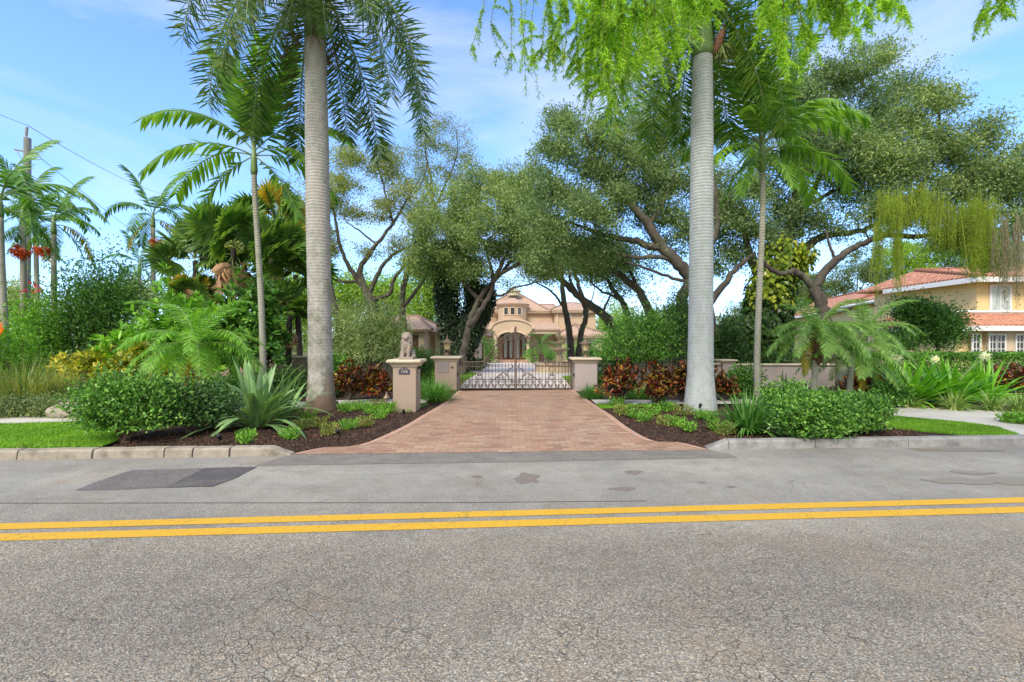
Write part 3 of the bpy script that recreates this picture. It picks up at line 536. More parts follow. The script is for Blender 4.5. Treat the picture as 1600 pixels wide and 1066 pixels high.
def inner_lawn(xa, xb, y0, y1, n):
    y = rnd(n, y0, y1); x = xa(y) + rnd(n)*(xb(y)-xa(y)); z = np.where(y < 17, .1, np.maximum(.1-(y-17)*.0239, -.69)); d = rdir(n)*np.array([.6, .6, 0])+np.array([0, 0, 1]); b = MB()
    b.strips(np.stack([x, y, z], 1), d, rdir(n)*np.array([1, 1, 0]), rnd(n, .05, .09), .014, 2, .8, (.9, .8, 0)); b.build('grass', MT['lawn'])['kind'] = 'stuff'
inner_lawn(lambda y: -4.5+0*y, lambda y: np.interp(y, (14, 23, 27), (-1.74, -1.77, -2.6)), 14.3, 24, 14000)
inner_lawn(lambda y: np.interp(y, (14, 20.5, 22, 23.4), (1.9, 2.2, 3.4, 5.4))+.02, lambda y: 6+0*y, 14.3, 23, 14000)

# ================================================================ stone, iron and lamps round the gate
def cap_profile(b, cx, cy, w, d, z, s=1.0, mi=0):
    """moulded cap: cove flaring out under a rounded slab"""
    for (e0, e1, z0, z1) in ((.012, .05, -.16, -.1), (.05, .085, -.1, -.07), (.1, .115, -.068, -.055), (.115, .115, -.055, -.02), (.115, .09, -.02, 0)):
        v = []
        for e, zz in ((e0, z0), (e1, z1)):
            a, c = w/2+e*s, d/2+e*s; v += [(cx-a, cy-c, z+zz*s), (cx+a, cy-c, z+zz*s), (cx+a, cy+c, z+zz*s), (cx-a, cy+c, z+zz*s)]
        b.add(v, [(0, 1, 5, 4), (1, 2, 6, 5), (2, 3, 7, 6), (3, 0, 4, 7), (4, 5, 6, 7), (3, 2, 1, 0)], mi=mi)
def pillar(name, label, x, y, w, d, ztop, mat, group=None, z0=.05, s=1.0):
    t = thing(name, label, 'pillar', (x, y, z0), group); b = MB(); b.bx(-w/2, w/2, -d/2, d/2, 0, ztop-z0-.14*s); bevel(b.build('shaft', MT[mat], t), .008)
    b = MB(); cap_profile(b, 0, 0, w, d, ztop-z0, s); b.build('cap', MT['cap'], t); return t
LPX, LPY = -2.29, 10.05    # the pillar with the lion, right at the drive's edge
lp = pillar('stone_pillar', 'taupe stucco pillar carrying the lion statue beside the driveway', LPX, LPY, .49, .49, 1.205, 'taupe')
zt = 1.205
pq = MB(); hw, y0 = .115, -.26; pts = [(-hw, 0), (hw, 0), (hw, .085), (hw*.82, .1), (hw*.6, .118), (hw*.3, .137), (0, .145), (-hw*.3, .137), (-hw*.6, .118), (-hw*.82, .1), (-hw, .085)]
n = len(pts); zc = zt-.05-.31
pq.add([(x-.0, y0, z+zc) for x, z in pts] + [(x, y0+.016, z+zc) for x, z in pts], poly=[list(range(n)), [2*n-1-i for i in range(n)]] + [[i, n+i, n+(i+1) % n, (i+1) % n][::-1] for i in range(n)])
plq = pq.build('number_plaque', MT['plaque_blue'], lp)
def text(s, size, loc, rot, mat, parent, name='lettering', ext=.002):
    cu = bpy.data.curves.new(name, 'FONT'); cu.body = s; cu.size = size; cu.extrude = ext; cu.align_x = 'CENTER'; cu.align_y = 'CENTER'
    to = bpy.data.objects.new(name, cu); C.objects.link(to); dg = bpy.context.evaluated_depsgraph_get(); me = bpy.data.meshes.new_from_object(to.evaluated_get(dg)); bpy.data.objects.remove(to)
    me.materials.clear(); me.materials.append(mat); o = mesh_obj(name, me, parent); o.location = loc; o.rotation_euler = rot; return o
text('1250', .075, (0, y0-.002, zc+.05), (R(90), 0, 0), MT['cap'], plq, 'numerals')
sw = MB()
for s in (-1, 1): sw.tube([(s*(.012+.05*t), y0-.004, zc+.112+.012*math.sin(t*5)-.02*t) for t in np.linspace(0, 1, 8)], .004, 5)
sw.build('scroll_ornament', MT['cap'], plq)
ic = MB(); ic.bx(.245, .262, -.09, .03, zt-.5, zt-.28); ip_ = ic.build('intercom_panel', MT['steel'], lp)
ic = MB(); ic.bx(.262, .266, -.07, .01, zt-.39, zt-.31); ic.build('speaker_grille', MT['plaque_grey'], ip_)
ic = MB(); ic.bx(.245, .285, -.07, .0, zt-.26, zt-.21); ic.tube([(.285, -.035, zt-.235), (.3, -.035, zt-.235)], .018, 10); ic.build('camera_box', MT['black_iron'], lp)

def lion():
    t = thing('lion_statue', 'carved stone lion sitting upright on the roadside pillar', 'statue', (LPX-.0, LPY, zt)); b = MB()
    E = lambda c, r, rot=None: b.ell(c, r, 14, rot=rot)
    from mathutils import Euler
    b.bx(-.13, .15, -.19, .19, 0, .045)
    E((0, .02, .2), (.085, .1, .16), Euler((R(-12), 0, 0))); E((0, -.045, .3), (.088, .075, .12)); E((0, .1, .12), (.115, .12, .09))       # chest, belly, rump
    for s in (-1, 1):
        b.tube([(s*.058, -.06, .28), (s*.056, -.085, .18), (s*.05, -.1, .1), (s*.05, -.105, .055)], [.048, .036, .026, .028], 10)
        E((s*.052, -.125, .062), (.033, .05, .024)); E((s*.1, .07, .11), (.05, .1, .075), Euler((R(20), 0, 0))); E((s*.11, -.01, .06), (.033, .06, .024))
        E((s*.055, -.055, .5), (.018, .014, .022)); E((s*.027, -.118, .425), (.022, .02, .02))
    E((0, -.055, .415), (.07, .075, .075)); E((0, -.125, .395), (.034, .042, .03)); E((0, -.118, .37), (.025, .03, .018)); E((0, -.162, .408), (.014, .01, .01))
    E((0, -.1, .44), (.016, .045, .014), Euler((R(25), 0, 0)))
    E((0, -.02, .42), (.1, .078, .105)); E((0, -.03, .33), (.1, .085, .11))                                                                     # mane
    r = random.Random(4)
    for k in range(70):
        a = r.uniform(-2.6, 2.6); h = r.uniform(.24, .5); ra = .098*(1-.5*max(0, (h-.42)/.1)**2) if h > .42 else .1
        p = Vector((math.sin(a)*ra*.95, -.02+math.cos(a)*ra*.6*(-1 if abs(a) < 1.2 else 1)*-1*.6, h))
        if abs(p.x) < .05 and h > .34 and p.y < 0: continue
        b.tube([p, p+Vector((p.x*.1, -.01, -.03)), p+Vector((p.x*.05, 0, -.065))], [.016, .014, .004], 6)
    b.tube([(.05, .2, .06), (.12, .14, .055), (.15, .04, .06), (.145, -.03, .075)], [.018, .014, .013, .026], 8)                                  # tail round the base
    o = b.build('carved_body', MT['stone_statue'], t, smooth=True); m = o.modifiers.new('remesh', 'REMESH'); m.mode = 'VOXEL'; m.voxel_size = .006; m.use_smooth_shade = True
    m = o.modifiers.new('smooth', 'SMOOTH'); m.iterations = 3
    t.scale = (1.13, 1.13, 1.13); return t
lion()

GPL = pillar('gate_pillar', 'stucco gate pillar with a grey plaque, left of the iron gate', -2.02, 14.35, .67, .6, 1.13, 'taupe', 'pillars carrying the gate')
q = MB(); q.bx(-.26, .1, -.312, -.3, .58, .94); pn = q.build('wall_plaque', MT['plaque_grey'], GPL); q = MB(); q.bx(-.245, .085, -.316, -.312, .745, .75); [q.bx(-.22, .06, -.315, -.312, .62+.035*k, .628+.035*k) for k in range(3)]; q.build('plaque_lines', MT['taupe'], pn)
q = MB(); q.bx(.17, .22, -.325, -.3, .73, .77); q.build('sensor', MT['black_iron'], GPL); q = MB(); q.bx(.335, .365, -.2, -.1, .48, .58); q.build('hinge_box', MT['black_iron'], GPL)
GPR = pillar('gate_pillar', 'plain mauve stucco gate pillar, right of the iron gate', 2.22, 14.1, .67, .6, 1.1, 'mauve', 'pillars carrying the gate')
q = MB(); q.bx(-.365, -.335, -.2, -.1, .48, .58); q.build('hinge_box', MT['black_iron'], GPR)
def lantern(x, y, z, label):
    t = thing('pillar_lantern', label, 'lantern', (x, y, z), 'lanterns on the gate pillars')
    b = MB(); b.lathe([(0, 0), (.14, 0), (.14, .03), (.06, .05), (.045, .09), (.07, .1), (.075, .12), (0, .125)], n=16)
    for k in range(4): a = k*math.pi/2+.78; b.tube([(math.cos(a)*.04, math.sin(a)*.04, .11), (math.cos(a)*.12, math.sin(a)*.12, .13), (math.cos(a)*.12, math.sin(a)*.12, .17), (math.cos(a)*.075, math.sin(a)*.075, .2)], .012, 6)
    b.build('base', MT['bronze'], t, smooth=True)
    b = MB(); b.lathe([(.085, .2), (.125, .42)], n=8); b.build('glass', MT['amber'], t)
    b = MB()
    for k in range(8): a = k*math.pi/4; b.tube([(math.cos(a)*.088, math.sin(a)*.088, .2), (math.cos(a)*.128, math.sin(a)*.128, .425)], .007, 5)
    b.lathe([(0, .19), (.095, .19), (.095, .21), (0, .21)], n=16); b.build('cage', MT['bronze'], t)
    b = MB(); b.lathe([(0, .42), (.205, .42), (.2, .435), (.12, .47), (.06, .515), (.025, .54), (.02, .57), (.03, .585), (.012, .6), (.012, .66), (0, .7)], n=20); b.build('hood', MT['bronze'], t, smooth=True)
lantern(-2.02, 14.35, 1.13, 'bronze lantern on the plaqued left gate pillar'); lantern(2.25, 14.1, 1.1, 'bronze lantern on the plain right gate pillar')

def spiral(c, r, turns, a0, sgn=1, k=18, y=0):
    return [(c[0]+sgn*r*(1-.78*t)*math.cos(a0+t*turns*6.283), y, c[1]+r*(1-.78*t)*math.sin(a0+t*turns*6.283)) for t in np.linspace(0, 1, k)]
gate = thing('driveway_gate', 'bronze wrought iron double gate arched at its middle, across the driveway', 'gate', (.11, 14.2, .1))
prof_u = (0, .5, .72, .86, 1.0, 1.16, 1.36, 1.56, 1.73); prof_z = (.85, .85, .87, 1.0, 1.2, 1.42, 1.62, 1.73, 1.77)
def topz(u): return float(np.interp(u, prof_u, prof_z))
for s in (-1, 1):
    b = MB(); X = lambda u: s*(1.735-u)
    fr = lambda pts, r=.014, n=6: b.tube(pts, r, n)
    b.box((X(.02), 0, .49), (.045, .045, .98)); b.box((X(1.715), 0, .93), (.035, .04, 1.83)); b.bx(min(X(0), X(1.73)), max(X(0), X(1.73)), -.018, .018, .02, .055)
    us = np.linspace(0, 1.73, 40); fr([(X(u), 0, topz(u)) for u in us], .019); fr([(X(u), 0, topz(u)-.12-.05*min(1, u)) for u in us if True], .012)
    b.bx(min(X(0), X(1.73)), max(X(0), X(1.73)), -.01, .01, .3, .318); lf = b.build('gate_leaf', MT['iron'], gate)
    b = MB()
    for k in range(1, 17):
        u = k*.1015; z1 = .83 if k % 4 else topz(u)-.02
        b.tube([(X(u), 0, .05), (X(u), 0, min(z1, topz(u)))], .0085, 5)
    b.build('bars', MT['iron'], lf)
    b = MB(); fr = lambda pts, r=.009: b.tube(pts, r, 5)
    for k in range(8):                                  # low band of paired scrolls
        cx = .12+k*.215
        for q_ in (-1, 1): fr([(X(cx)+a, yy, zz) for a, yy, zz in [(q_*.05+p[0], -.012, p[2]) for p in spiral((0, .13), .052, 1.3, -1.57, q_)]]); fr([(X(cx)+q_*.045+p[0], -.012, p[2]) for p in spiral((0, .24), .045, 1.2, 1.57, q_)])
        fr([(X(cx)-.1, -.012, .06), (X(cx)-.06, -.012, .15), (X(cx), -.012, .2), (X(cx)+.06, -.012, .15), (X(cx)+.1, -.012, .06)], .01)
        fr([(X(cx), -.012, .3), (X(cx)-.03, -.012, .34), (X(cx), -.012, .38), (X(cx)+.03, -.012, .34), (X(cx), -.012, .3)], .007)
    hp = [(X(1.68), -.02, .25), (X(1.55), -.02, .33), (X(1.47), -.02, .5), (X(1.55), -.02, .64), (X(1.66), -.02, .7), (X(1.6), -.02, .8)]
    fr([tuple(p) for p in smooth_path(hp, 4)], .015)
    fr([(X(1.28)+p[0], -.02, p[2]) for p in spiral((0, .36), .11, 1.3, 0, s)], .014); fr([tuple(p) for p in smooth_path([(X(1.5), -.02, .42), (X(1.36), -.02, .52), (X(1.2), -.02, .42), (X(1.05), -.02, .3), (X(.98), -.02, .34)], 4)], .015)
    for q_ in (-1, 1):                                   # upright lyre in the middle of the leaf
        fr([tuple(p) for p in smooth_path([(X(.62), -.02, .3), (X(.62)+q_*.08, -.02, .38), (X(.62)+q_*.03, -.02, .5), (X(.62)+q_*.07, -.02, .62), (X(.62)+q_*.03, -.02, .78)], 4)], .011)
        fr([(X(.62)+q_*.035+p[0], -.02, p[2]) for p in spiral((0, .45), .035, 1.2, 0, q_)], .009)
    for u in (.75, .88, 1.02, 1.18, 1.34, 1.5, 1.64):    # leafy scrolls between the arch rails
        z = topz(u)-.09; fr([(X(u)+p[0], -.01, p[2]) for p in spiral((0, z), .06, 1.4, 1, s)], .01); b.ell((X(u)+.04, -.015, z+.03), (.03, .012, .018), 8)
    for u in (.1, .25, .4, .55): fr([(X(u)+p[0], -.01, p[2]) for p in spiral((0, .77), .05, 1.3, 0, s)], .009); fr([tuple(p) for p in smooth_path([(X(u), 0, .85), (X(u)+s*.03, 0, .95), (X(u)-s*.02, 0, 1.02)], 3)], .008)
    b.ell((X(1.12), -.03, .98), (.06, .015, .05), 8)
    for k in range(5): a = k*1.26; b.ell((X(1.2)+.16*math.cos(a)*.5, -.03, 1.08+.08*math.sin(a)), (.035, .012, .02), 6)
    b.build('scrollwork', MT['iron'], lf)
b = MB(); b.ell((0, 0, 1.9), (.03, .03, .06), 10); b.build('finial', MT['iron'], gate)

def wall(name, label, x0, x1, y, ztop, mat, group, z0=.0, d=.22):
    t = thing(name, label, 'wall', ((x0+x1)/2, y, z0), group); w = (x1-x0)/2; b = MB(); b.bx(-w, w, -d/2, d/2, 0, ztop-z0-.06); b.build('wall_panel', MT[mat], t)
    b = MB(); b.bx(-w, w, -d/2-.05, d/2+.05, ztop-z0-.058, ztop-z0); bevel(b.build('coping', MT['cap'], t), .015); return t
gw = 'stretches of low garden wall'; gp = 'pillars of the garden wall'
ZW = .96
wall('garden_wall', 'cream-topped low wall behind the strap-leaved plant and small palms, left', -13, -7.2, 15.3, ZW, 'taupe', gw)
pillar('wall_pillar', 'low wall pillar close left of the brown-stained palm trunk', -7.0, 15.3, .42, .42, 1.1, 'taupe', gp, s=.8)
wall('garden_wall', 'short wall panel hidden behind the brown-stained palm trunk', -6.8, -5.65, 15.3, ZW, 'taupe', gw)
pillar('wall_pillar', 'low wall pillar just right of the brown-stained palm trunk', -5.4, 15.3, .5, .42, 1.1, 'taupe', gp, s=.8)
wall('garden_wall', 'low stucco wall behind the olive-green bush left of the lion', -5.15, -3.6, 15.3, ZW-.05, 'taupe', gw)
pillar('wall_pillar', 'mauve wall pillar where the black fence ends', 5.2, 15.1, .62, .42, 1.0, 'mauve', gp, s=.8)
wall('garden_wall', 'mauve wall panel behind the pale grey palm trunk', 5.5, 6.8, 15.1, .88, 'mauve', gw)
pillar('wall_pillar', 'mauve wall pillar just right of the pale grey palm trunk', 7.0, 15.1, .36, .42, 1.0, 'mauve', gp, s=.8)
wall('garden_wall', 'long mauve low wall behind the thin right palm', 7.2, 10.5, 15.1, .86, 'mauve', gw)
fn = thing('iron_fence', 'black iron railing between the right gate pillar and the wall', 'fence', (3.72, 14.9, .05)); b = MB()
b.bx(-1.15, 1.15, -.015, .015, .12, .15); b.bx(-1.15, 1.15, -.015, .015, .74, .77); b.build('rails', MT['black_iron'], fn); b = MB()
for k in range(23): b.tube([(-1.1+k*.1, 0, 0), (-1.1+k*.1, 0, .82), (-1.1+k*.1, 0, .86)], [.009, .009, .001], 5)
b.build('bars', MT['black_iron'], fn)

# fountain on the court
ft = thing('garden_fountain', 'tiered cream stone fountain standing in its round basin before the house', 'fountain', (2.62, 25.4, gz(25.4))); ft.scale = (1.12, 1.12, 1.15)
b = MB(); b.lathe([(1.32, 0), (1.32, .06), (1.22, .09), (1.2, .34), (1.3, .38), (1.3, .45), (1.12, .46), (1.1, .2), (0, .2)], n=40); b.build('basin', MT['fountain_stone'], ft, smooth=False)
b = MB(); b.lathe([(.34, .2), (.34, .3), (.22, .36), (.14, .5), (.2, .68), (.13, .85), (.2, .98)], n=20); b.build('pedestal', MT['fountain_stone'], ft, smooth=True)
b = MB(); b.lathe([(.12, .95), (.3, .99), (.48, 1.08), (.52, 1.14), (.49, 1.14), (.3, 1.06), (0, 1.04)], n=28); b.build('lower_bowl', MT['fountain_stone'], ft, smooth=True)
b = MB(); b.lathe([(.12, 1.04), (.09, 1.2), (.13, 1.33), (.3, 1.4), (.33, 1.45), (.3, 1.45), (.1, 1.4), (.08, 1.5), (.11, 1.6), (.18, 1.66), (.2, 1.7), (.06, 1.7), (.05, 1.8), (.08, 1.86), (.03, 1.94), (0, 1.97)], n=24); b.build('upper_bowls', MT['fountain_stone'], ft, smooth=True)

# ================================================================ houses
def uvface(me):
    uv = me.uv_layers.new(name='UVMap'); co = np.zeros(len(me.vertices)*3, np.float32); me.vertices.foreach_get('co', co); co = co.reshape(-1, 3)
    for p in me.polygons:
        nn = p.normal; h = Vector((-nn.y, nn.x, 0)); h = h.normalized() if h.length > .05 else Vector((1, 0, 0)); s_ = nn.cross(h)
        for li in p.loop_indices: c = Vector(co[me.loops[li].vertex_index]); uv.data[li].uv = (c.dot(h), c.dot(s_))
def roof(name, v, faces, mat, parent, off=None):
    b = MB(); b.add(v, poly=faces); o = b.build(name, mat, parent, off); uvface(o.data)
    s_ = o.modifiers.new('thick', 'SOLIDIFY'); s_.thickness = .16; s_.offset = -1; return o
def ridge_tiles(b, a, c, r=.13, n=None):
    a, c = Vector(a), Vector(c); L = (c-a).length; n = n or max(2, int(L/.38))
    for k in range(n): p = a.lerp(c, k/n); q = a.lerp(c, (k+1)/n); b.tube([p, p.lerp(q, 1.06)], [r*.82, r], 7)
def hip(parent, x0, x1, y0, y1, ze, zr, mat, ov=.5, rx=None, name='roof', tm='roof_pink', off=None):
    x0 -= ov; x1 += ov; y0 -= ov; y1 += ov; hy = (y1-y0)/2; hx = min(hy, (x1-x0)/2-.01); a, b_ = (x0+hx, x1-hx) if rx is None else rx; ym = (y0+y1)/2
    v = [(x0, y0, ze), (x1, y0, ze), (x1, y1, ze), (x0, y1, ze), (a, ym, zr), (b_, ym, zr)]
    o = roof(name, v, [[0, 1, 5, 4], [1, 2, 5], [2, 3, 4, 5], [3, 0, 4]], mat, parent, off); b = MB()
    for i, j in ((0, 4), (3, 4), (1, 5), (2, 5), (4, 5)): ridge_tiles(b, v[i], v[j], .12)
    b.build('ridge_tiles', MT[tm], o, off); return o
def win(parent, x, y, z0, z1, w, frame='white_trim', glass='glass_dark', nx=1, nz=1, n=(0, -1), fw=.07, name='window'):
    tx, ty = -n[1], n[0]; ang = math.atan2(ty, tx); g_ = MB(); g_.bx(-w/2, w/2, -.012, .01, z0, z1); o = g_.build(name, MT[glass], parent); o.location = (x, y, 0); o.rotation_euler = (0, 0, ang)
    b = MB(); f = fw; b.bx(-w/2-f, w/2+f, -.06, .03, z0-f, z0); b.bx(-w/2-f, w/2+f, -.06, .03, z1, z1+f); b.bx(-w/2-f, -w/2, -.06, .03, z0, z1); b.bx(w/2, w/2+f, -.06, .03, z0, z1)
    for k in range(1, nx): xx = -w/2+w*k/nx; b.bx(xx-.02, xx+.02, -.03, .02, z0, z1)
    for k in range(1, nz): zz = z0+(z1-z0)*k/nz; b.bx(-w/2, w/2, -.028, .018, zz-.02, zz+.02)
    b.build('frame', MT[frame], o); return o
HD = 50.; hs_ = HD/F
hx = lambda px, y=0: (px-800)*(HD+y)/F; hzz = lambda py, y=0: H-(py-533)*(HD+y)/F + .69          # heights above the house's own ground (-0.69)
hs0 = thing('central_house', 'large beige stucco villa with pink tile roofs and arched doors behind the gate', 'house', (0, HD, -.69))
W = MT['house_wall']
def wallbox(x0, x1, y0, y1, z0, z1, name='wall', mat=None, par=None):
    b = MB(); b.bx(x0, x1, y0, y1, z0, z1); return b.build(name, mat or W, par or hs0)
hx1 = hx
# main storey block behind and the right block in front of it
wallbox(hx(745, 2.4), hx(866, 2.4), 3.0, 11, 0, hzz(486, 2.4)); wallbox(hx(866, 2.4), hx(930, 2.4), 2.2, 10.5, 0, hzz(486, 2.4))
hip(hs0, hx(745, 2.4), hx(868, 2.4), 3.0, 11, hzz(485.5, 2.4), hzz(471, 2.4), MT['roof_pink'], .6, rx=(hx(800, 2.4), hx(870, 2.4)))
hip(hs0, hx(752, 2.4), hx(852, 2.4), 3.4, 10.5, hzz(486, 2.4)+.2, hzz(459, 7), MT['roof_pink'], .3, rx=(hx(797, 4), hx(812, 4)), name='upper_roof')
hip(hs0, hx(867, 2.4), hx(930, 2.4), 2.2, 10.5, hzz(485, 2.4), hzz(469, 2.4), MT['roof_pink'], .6, rx=(hx(890, 2.4), hx(908, 2.4)))
b = MB(); b.bx(hx(745, 2.4)-.55, hx(866, 2.4)+.3, 2.5, 2.6, hzz(485.5, 2.4)-.28, hzz(485.5, 2.4)-.06); b.bx(hx(862, 2.4), hx(930, 2.4)+.5, 1.68, 1.78, hzz(485, 2.4)-.28, hzz(485, 2.4)-.06); b.bx(hx(869, 2.4), hx(871.5, 2.4), 2.05, 2.2, hzz(516, 2.4), hzz(488, 2.4)); b.build('fascia', MT['house_trim'], hs0)
# lower storey: recessed walls, colonnade beam, skirt roof
wallbox(hx(736), hx(777), .4, 3.0, 0, hzz(515), mat=MT['house_wall_dark']); wallbox(hx(823), hx(872), .4, 2.2, 0, hzz(515), mat=MT['house_wall_dark'])
wallbox(hx(777), hx(823), 1.4, 3.0, 0, hzz(505), name='porch_wall', mat=MT['house_wall_dark'])
b = MB()
for x0, x1 in ((hx(737), hx(777.5)), (hx(822.5), hx(874))):
    b.bx(x0, x1, -1.3, -.85, hzz(518.5), hzz(514)); b.bx(x0+.06, x1-.06, -1.22, -.9, hzz(522), hzz(518.5)-.003)
    k = x0+.3
    while k < x1-.3: b.bx(k, k+.14, -1.29, -1.22, hzz(518.5)-.2, hzz(518.5)-.004); k += .36
b.build('beam', MT['house_trim'], hs0)
zs = hzz(514, -1.5)
v = [(hx(737, -1.3)-.3, -1.5, zs), (hx(769, -1.3), -1.5, zs), (hx(769, -1.3), 3.0, hzz(498, -1.3)), (hx(745, -1.3), 3.0, hzz(498, -1.3)), (hx(831, -1.3), -1.5, zs), (hx(876, -1.3), -1.5, zs), (hx(866, -1.3), 3.0, hzz(498, -1.3)), (hx(831, -1.3), 3.0, hzz(498, -1.3)), (hx(876, -1.3), 3.4, zs)]
roof('skirt_roof', v, [[0, 1, 2, 3], [4, 5, 6, 7], [5, 8, 6]], MT['roof_pink'], hs0)
# barrel vault over the entrance with a stucco arch face
def arc(cx, rx_, z0, rz_, n=20, a0=0, a1=math.pi): return [(cx-rx_*math.cos(a), z0+rz_*math.sin(a)) for a in np.linspace(a0, a1, n+1)]
oz = hzz(513.5, -1.5); outer = arc(hx(800, -1.5), hx(833, -1.5), oz, hzz(499.5, -1.5)-oz); inner = arc(hx(800, -1.5), hx(822, -1.5), hzz(527, -1.5), hzz(518, -1.5)-hzz(527, -1.5)); n = len(outer)
b = MB(); v = [(x, -1.6, z) for x, z in outer]+[(x, -1.6, z) for x, z in inner]+[(x, -1.2, z) for x, z in outer]+[(x, -1.2, z) for x, z in inner]
b.add(v, [(i, i+1, n+i+1, n+i) for i in range(n-1)]+[(2*n+i, 3*n+i, 3*n+i+1, 2*n+i+1) for i in range(n-1)]+[(n+i, n+i+1, 3*n+i+1, 3*n+i) for i in range(n-1)]); b.build('entrance_arch', W, hs0)
v = [(x, -1.75, z+.12) for x, z in outer]+[(x, 3.2, z+.12) for x, z in outer]; roof('vault_roof', v, [[i, n+i, n+i+1, i+1][::-1] for i in range(n-1)], MT['roof_pink'], hs0)
b = MB(); b.tube([(x, -1.66, z) for x, z in outer], .11, 6); b.tube([(x, -1.66, z) for x, z in inner], .1, 6); b.box((0+hx(800), -1.72, hzz(518)+.1), (.35, .18, .5), taper=1.3); b.build('arch_moulding', MT['house_trim'], hs0)
for px in (775, 824.5):
    b = MB(); r = .17; b.lathe([(r*1.5, 0), (r*1.5, .2), (r*1.15, .3), (r, .4), (r*.92, hzz(527)-.5), (r*1.1, hzz(526)-.35), (r*1.5, hzz(523)-.2), (r*1.6, hzz(522))], (hx(px), -1.1, 0), 16); b.build('column', MT['house_trim'], hs0, smooth=True)
for px in (741, 872): b = MB(); b.bx(hx(px)-.15, hx(px)+.15, -1.2, -.92, 0, hzz(522)-.004); b.build('column', MT['house_trim'], hs0)
b = MB(); b.bx(hx(776), hx(824), -2.2, 1.4, 0, .25); b.bx(hx(773), hx(827), -2.7, -2.2, 0, .12); b.build('porch_step', MT['edge_brick'], hs0)
for k, px in enumerate((789.5, 798.5, 809.5, 819)):
    b = MB(); w_ = 4.2*hs_; b.bx(hx(px)-w_, hx(px)+w_, 1.3, 1.38, .25, hzz(526)); d = b.build('door', MT['wood_door'], hs0); b = MB()
    nn = 14; rz_, rx_ = .85, .19; b.add([(hx(px)+rx_*math.sin(a)*(1 if abs(math.cos(a)) < .9 else 1), 1.285, 1.75+(rz_+.5)*max(-1, min(1, math.cos(a)*1.25))) for a in [i*6.283/nn for i in range(nn)]], poly=[list(range(nn))]); b.build('glass_oval', MT['glass_pale'], d)
    b = MB(); b.tube([(hx(px)+.25, 1.27, 1.1), (hx(px)+.25, 1.27, 1.5)], .02, 6); b.build('handle', MT['bronze'], d)
b = MB(); il = arc(hx(800), hx(818), hzz(527), hzz(520.5)-hzz(527)); b.add([(x, 1.34, z) for x, z in il], poly=[list(range(len(il)))[::-1]]); b.build('fanlight', MT['glass_dark'], hs0)
# round stair turret and the smaller bay to its left
def turret(cx, cy, r, z0, ze, zr, wins, fin=False, th=1.2):
    b = MB(); b.lathe([(r, z0), (r, ze)], (cx, cy, 0), 40); b.build('turret_wall', W, hs0, smooth=True)
    b = MB(); b.lathe([(r*1.0, ze-.3), (r*1.06, ze-.28), (r*1.08, ze-.1), (r*1.17, ze-.02), (r*1.17, ze+.05), (r*1.0, ze+.05)], (cx, cy, 0), 40); b.build('cornice', MT['house_trim'], hs0, smooth=True)
    n = 32; v = [(cx+r*1.2*math.cos(k*6.283/n), cy+r*1.2*math.sin(k*6.283/n), ze+.05) for k in range(n)]+[(cx+.35*math.cos(k*6.283/n), cy+.35*math.sin(k*6.283/n), zr) for k in range(n)]
    roof('turret_roof', v, [[k, (k+1) % n, n+(k+1) % n, n+k] for k in range(n)]+[[n+k for k in range(n)]], MT['roof_pink'], hs0)
    for px, w_, za, zb in wins:
        a = math.asin(max(-1, min(1, (hx(px, cy-r)-cx)/r))); win(hs0, cx+r*math.sin(a), cy-r*math.cos(a)-.02, za, zb, w_, 'house_trim', 'glass_dark', n=(math.sin(a), -math.cos(a)), fw=.09)
turret(hx(800.5, 1.2), 2.8, 24*hs_, hzz(505, 1.2), hzz(475, 1.2), hzz(464, 1.2), [(px, .44, hzz(491.5, 1.2), hzz(481, 1.2)) for px in (791, 801, 811.5)])
turret(hx(760, 2.4), 4.0, 24*hs_, hzz(514, 2.4), hzz(490.5, 2.4), hzz(476, 2.4), [(px, .44, hzz(504, 2.4), hzz(497, 2.4)) for px in (752.5, 764)])
b = MB(); b.lathe([(.75, hzz(458, 1.2)-.1), (.75, hzz(453, 1.2)), (.95, hzz(452.5, 1.2)), (.9, hzz(451, 1.2)), (.5, hzz(449, 1.2)), (.1, hzz(447, 1.2)), (.06, hzz(444, 1.2)), (0, hzz(443, 1.2))], (hx(803, 1.2), 5.4, .2), 12); b.build('roof_cupola', MT['cap'], hs0)
for px in (889, 914): win(hs0, hx(px, 2.2), 2.17, hzz(496, 2.2), hzz(489, 2.2), .5, 'house_trim', 'glass_pale', 2, 2)
# right pavilion with a pyramid roof
wallbox(hx(876, -1.3), hx(941, -1.3), -1.2, 4, 0, hzz(524, -1.3), name='wall')
ax, ay = hx(905, -1.6), 1.2; v = [(hx(868, -1.6), -2.1, hzz(523, -1.6)), (hx(948, -1.6), -2.1, hzz(523, -1.6)), (hx(948, -1.6), 4.9, hzz(523, -1.6)), (hx(868, -1.6), 4.9, hzz(523, -1.6)), (ax, ay, hzz(505.5, -1.6))]
pr = roof('pavilion_roof', v, [[0, 1, 4], [1, 2, 4], [2, 3, 4], [3, 0, 4]], MT['roof_pink'], hs0); b = MB(); [ridge_tiles(b, v[i], v[4], .16) for i in range(4)]; ridge_tiles(b, ((v[0][0]+v[1][0])/2, -2.1, v[0][2]), v[4], .12); b.build('ridge_tiles', MT['roof_pink'], pr)
b = MB(); b.bx(hx(869, -1.9), hx(947, -1.9), -1.95, -1.85, hzz(523, -1.9)-.3, hzz(523, -1.9)-.08); b.build('fascia', MT['house_trim'], hs0)
for px in (889, 924.5): win(hs0, hx(px, -1.2), -1.22, hzz(539, -1.2), hzz(531.5, -1.2), .55, 'white_trim', 'glass_dark', 2, 2)
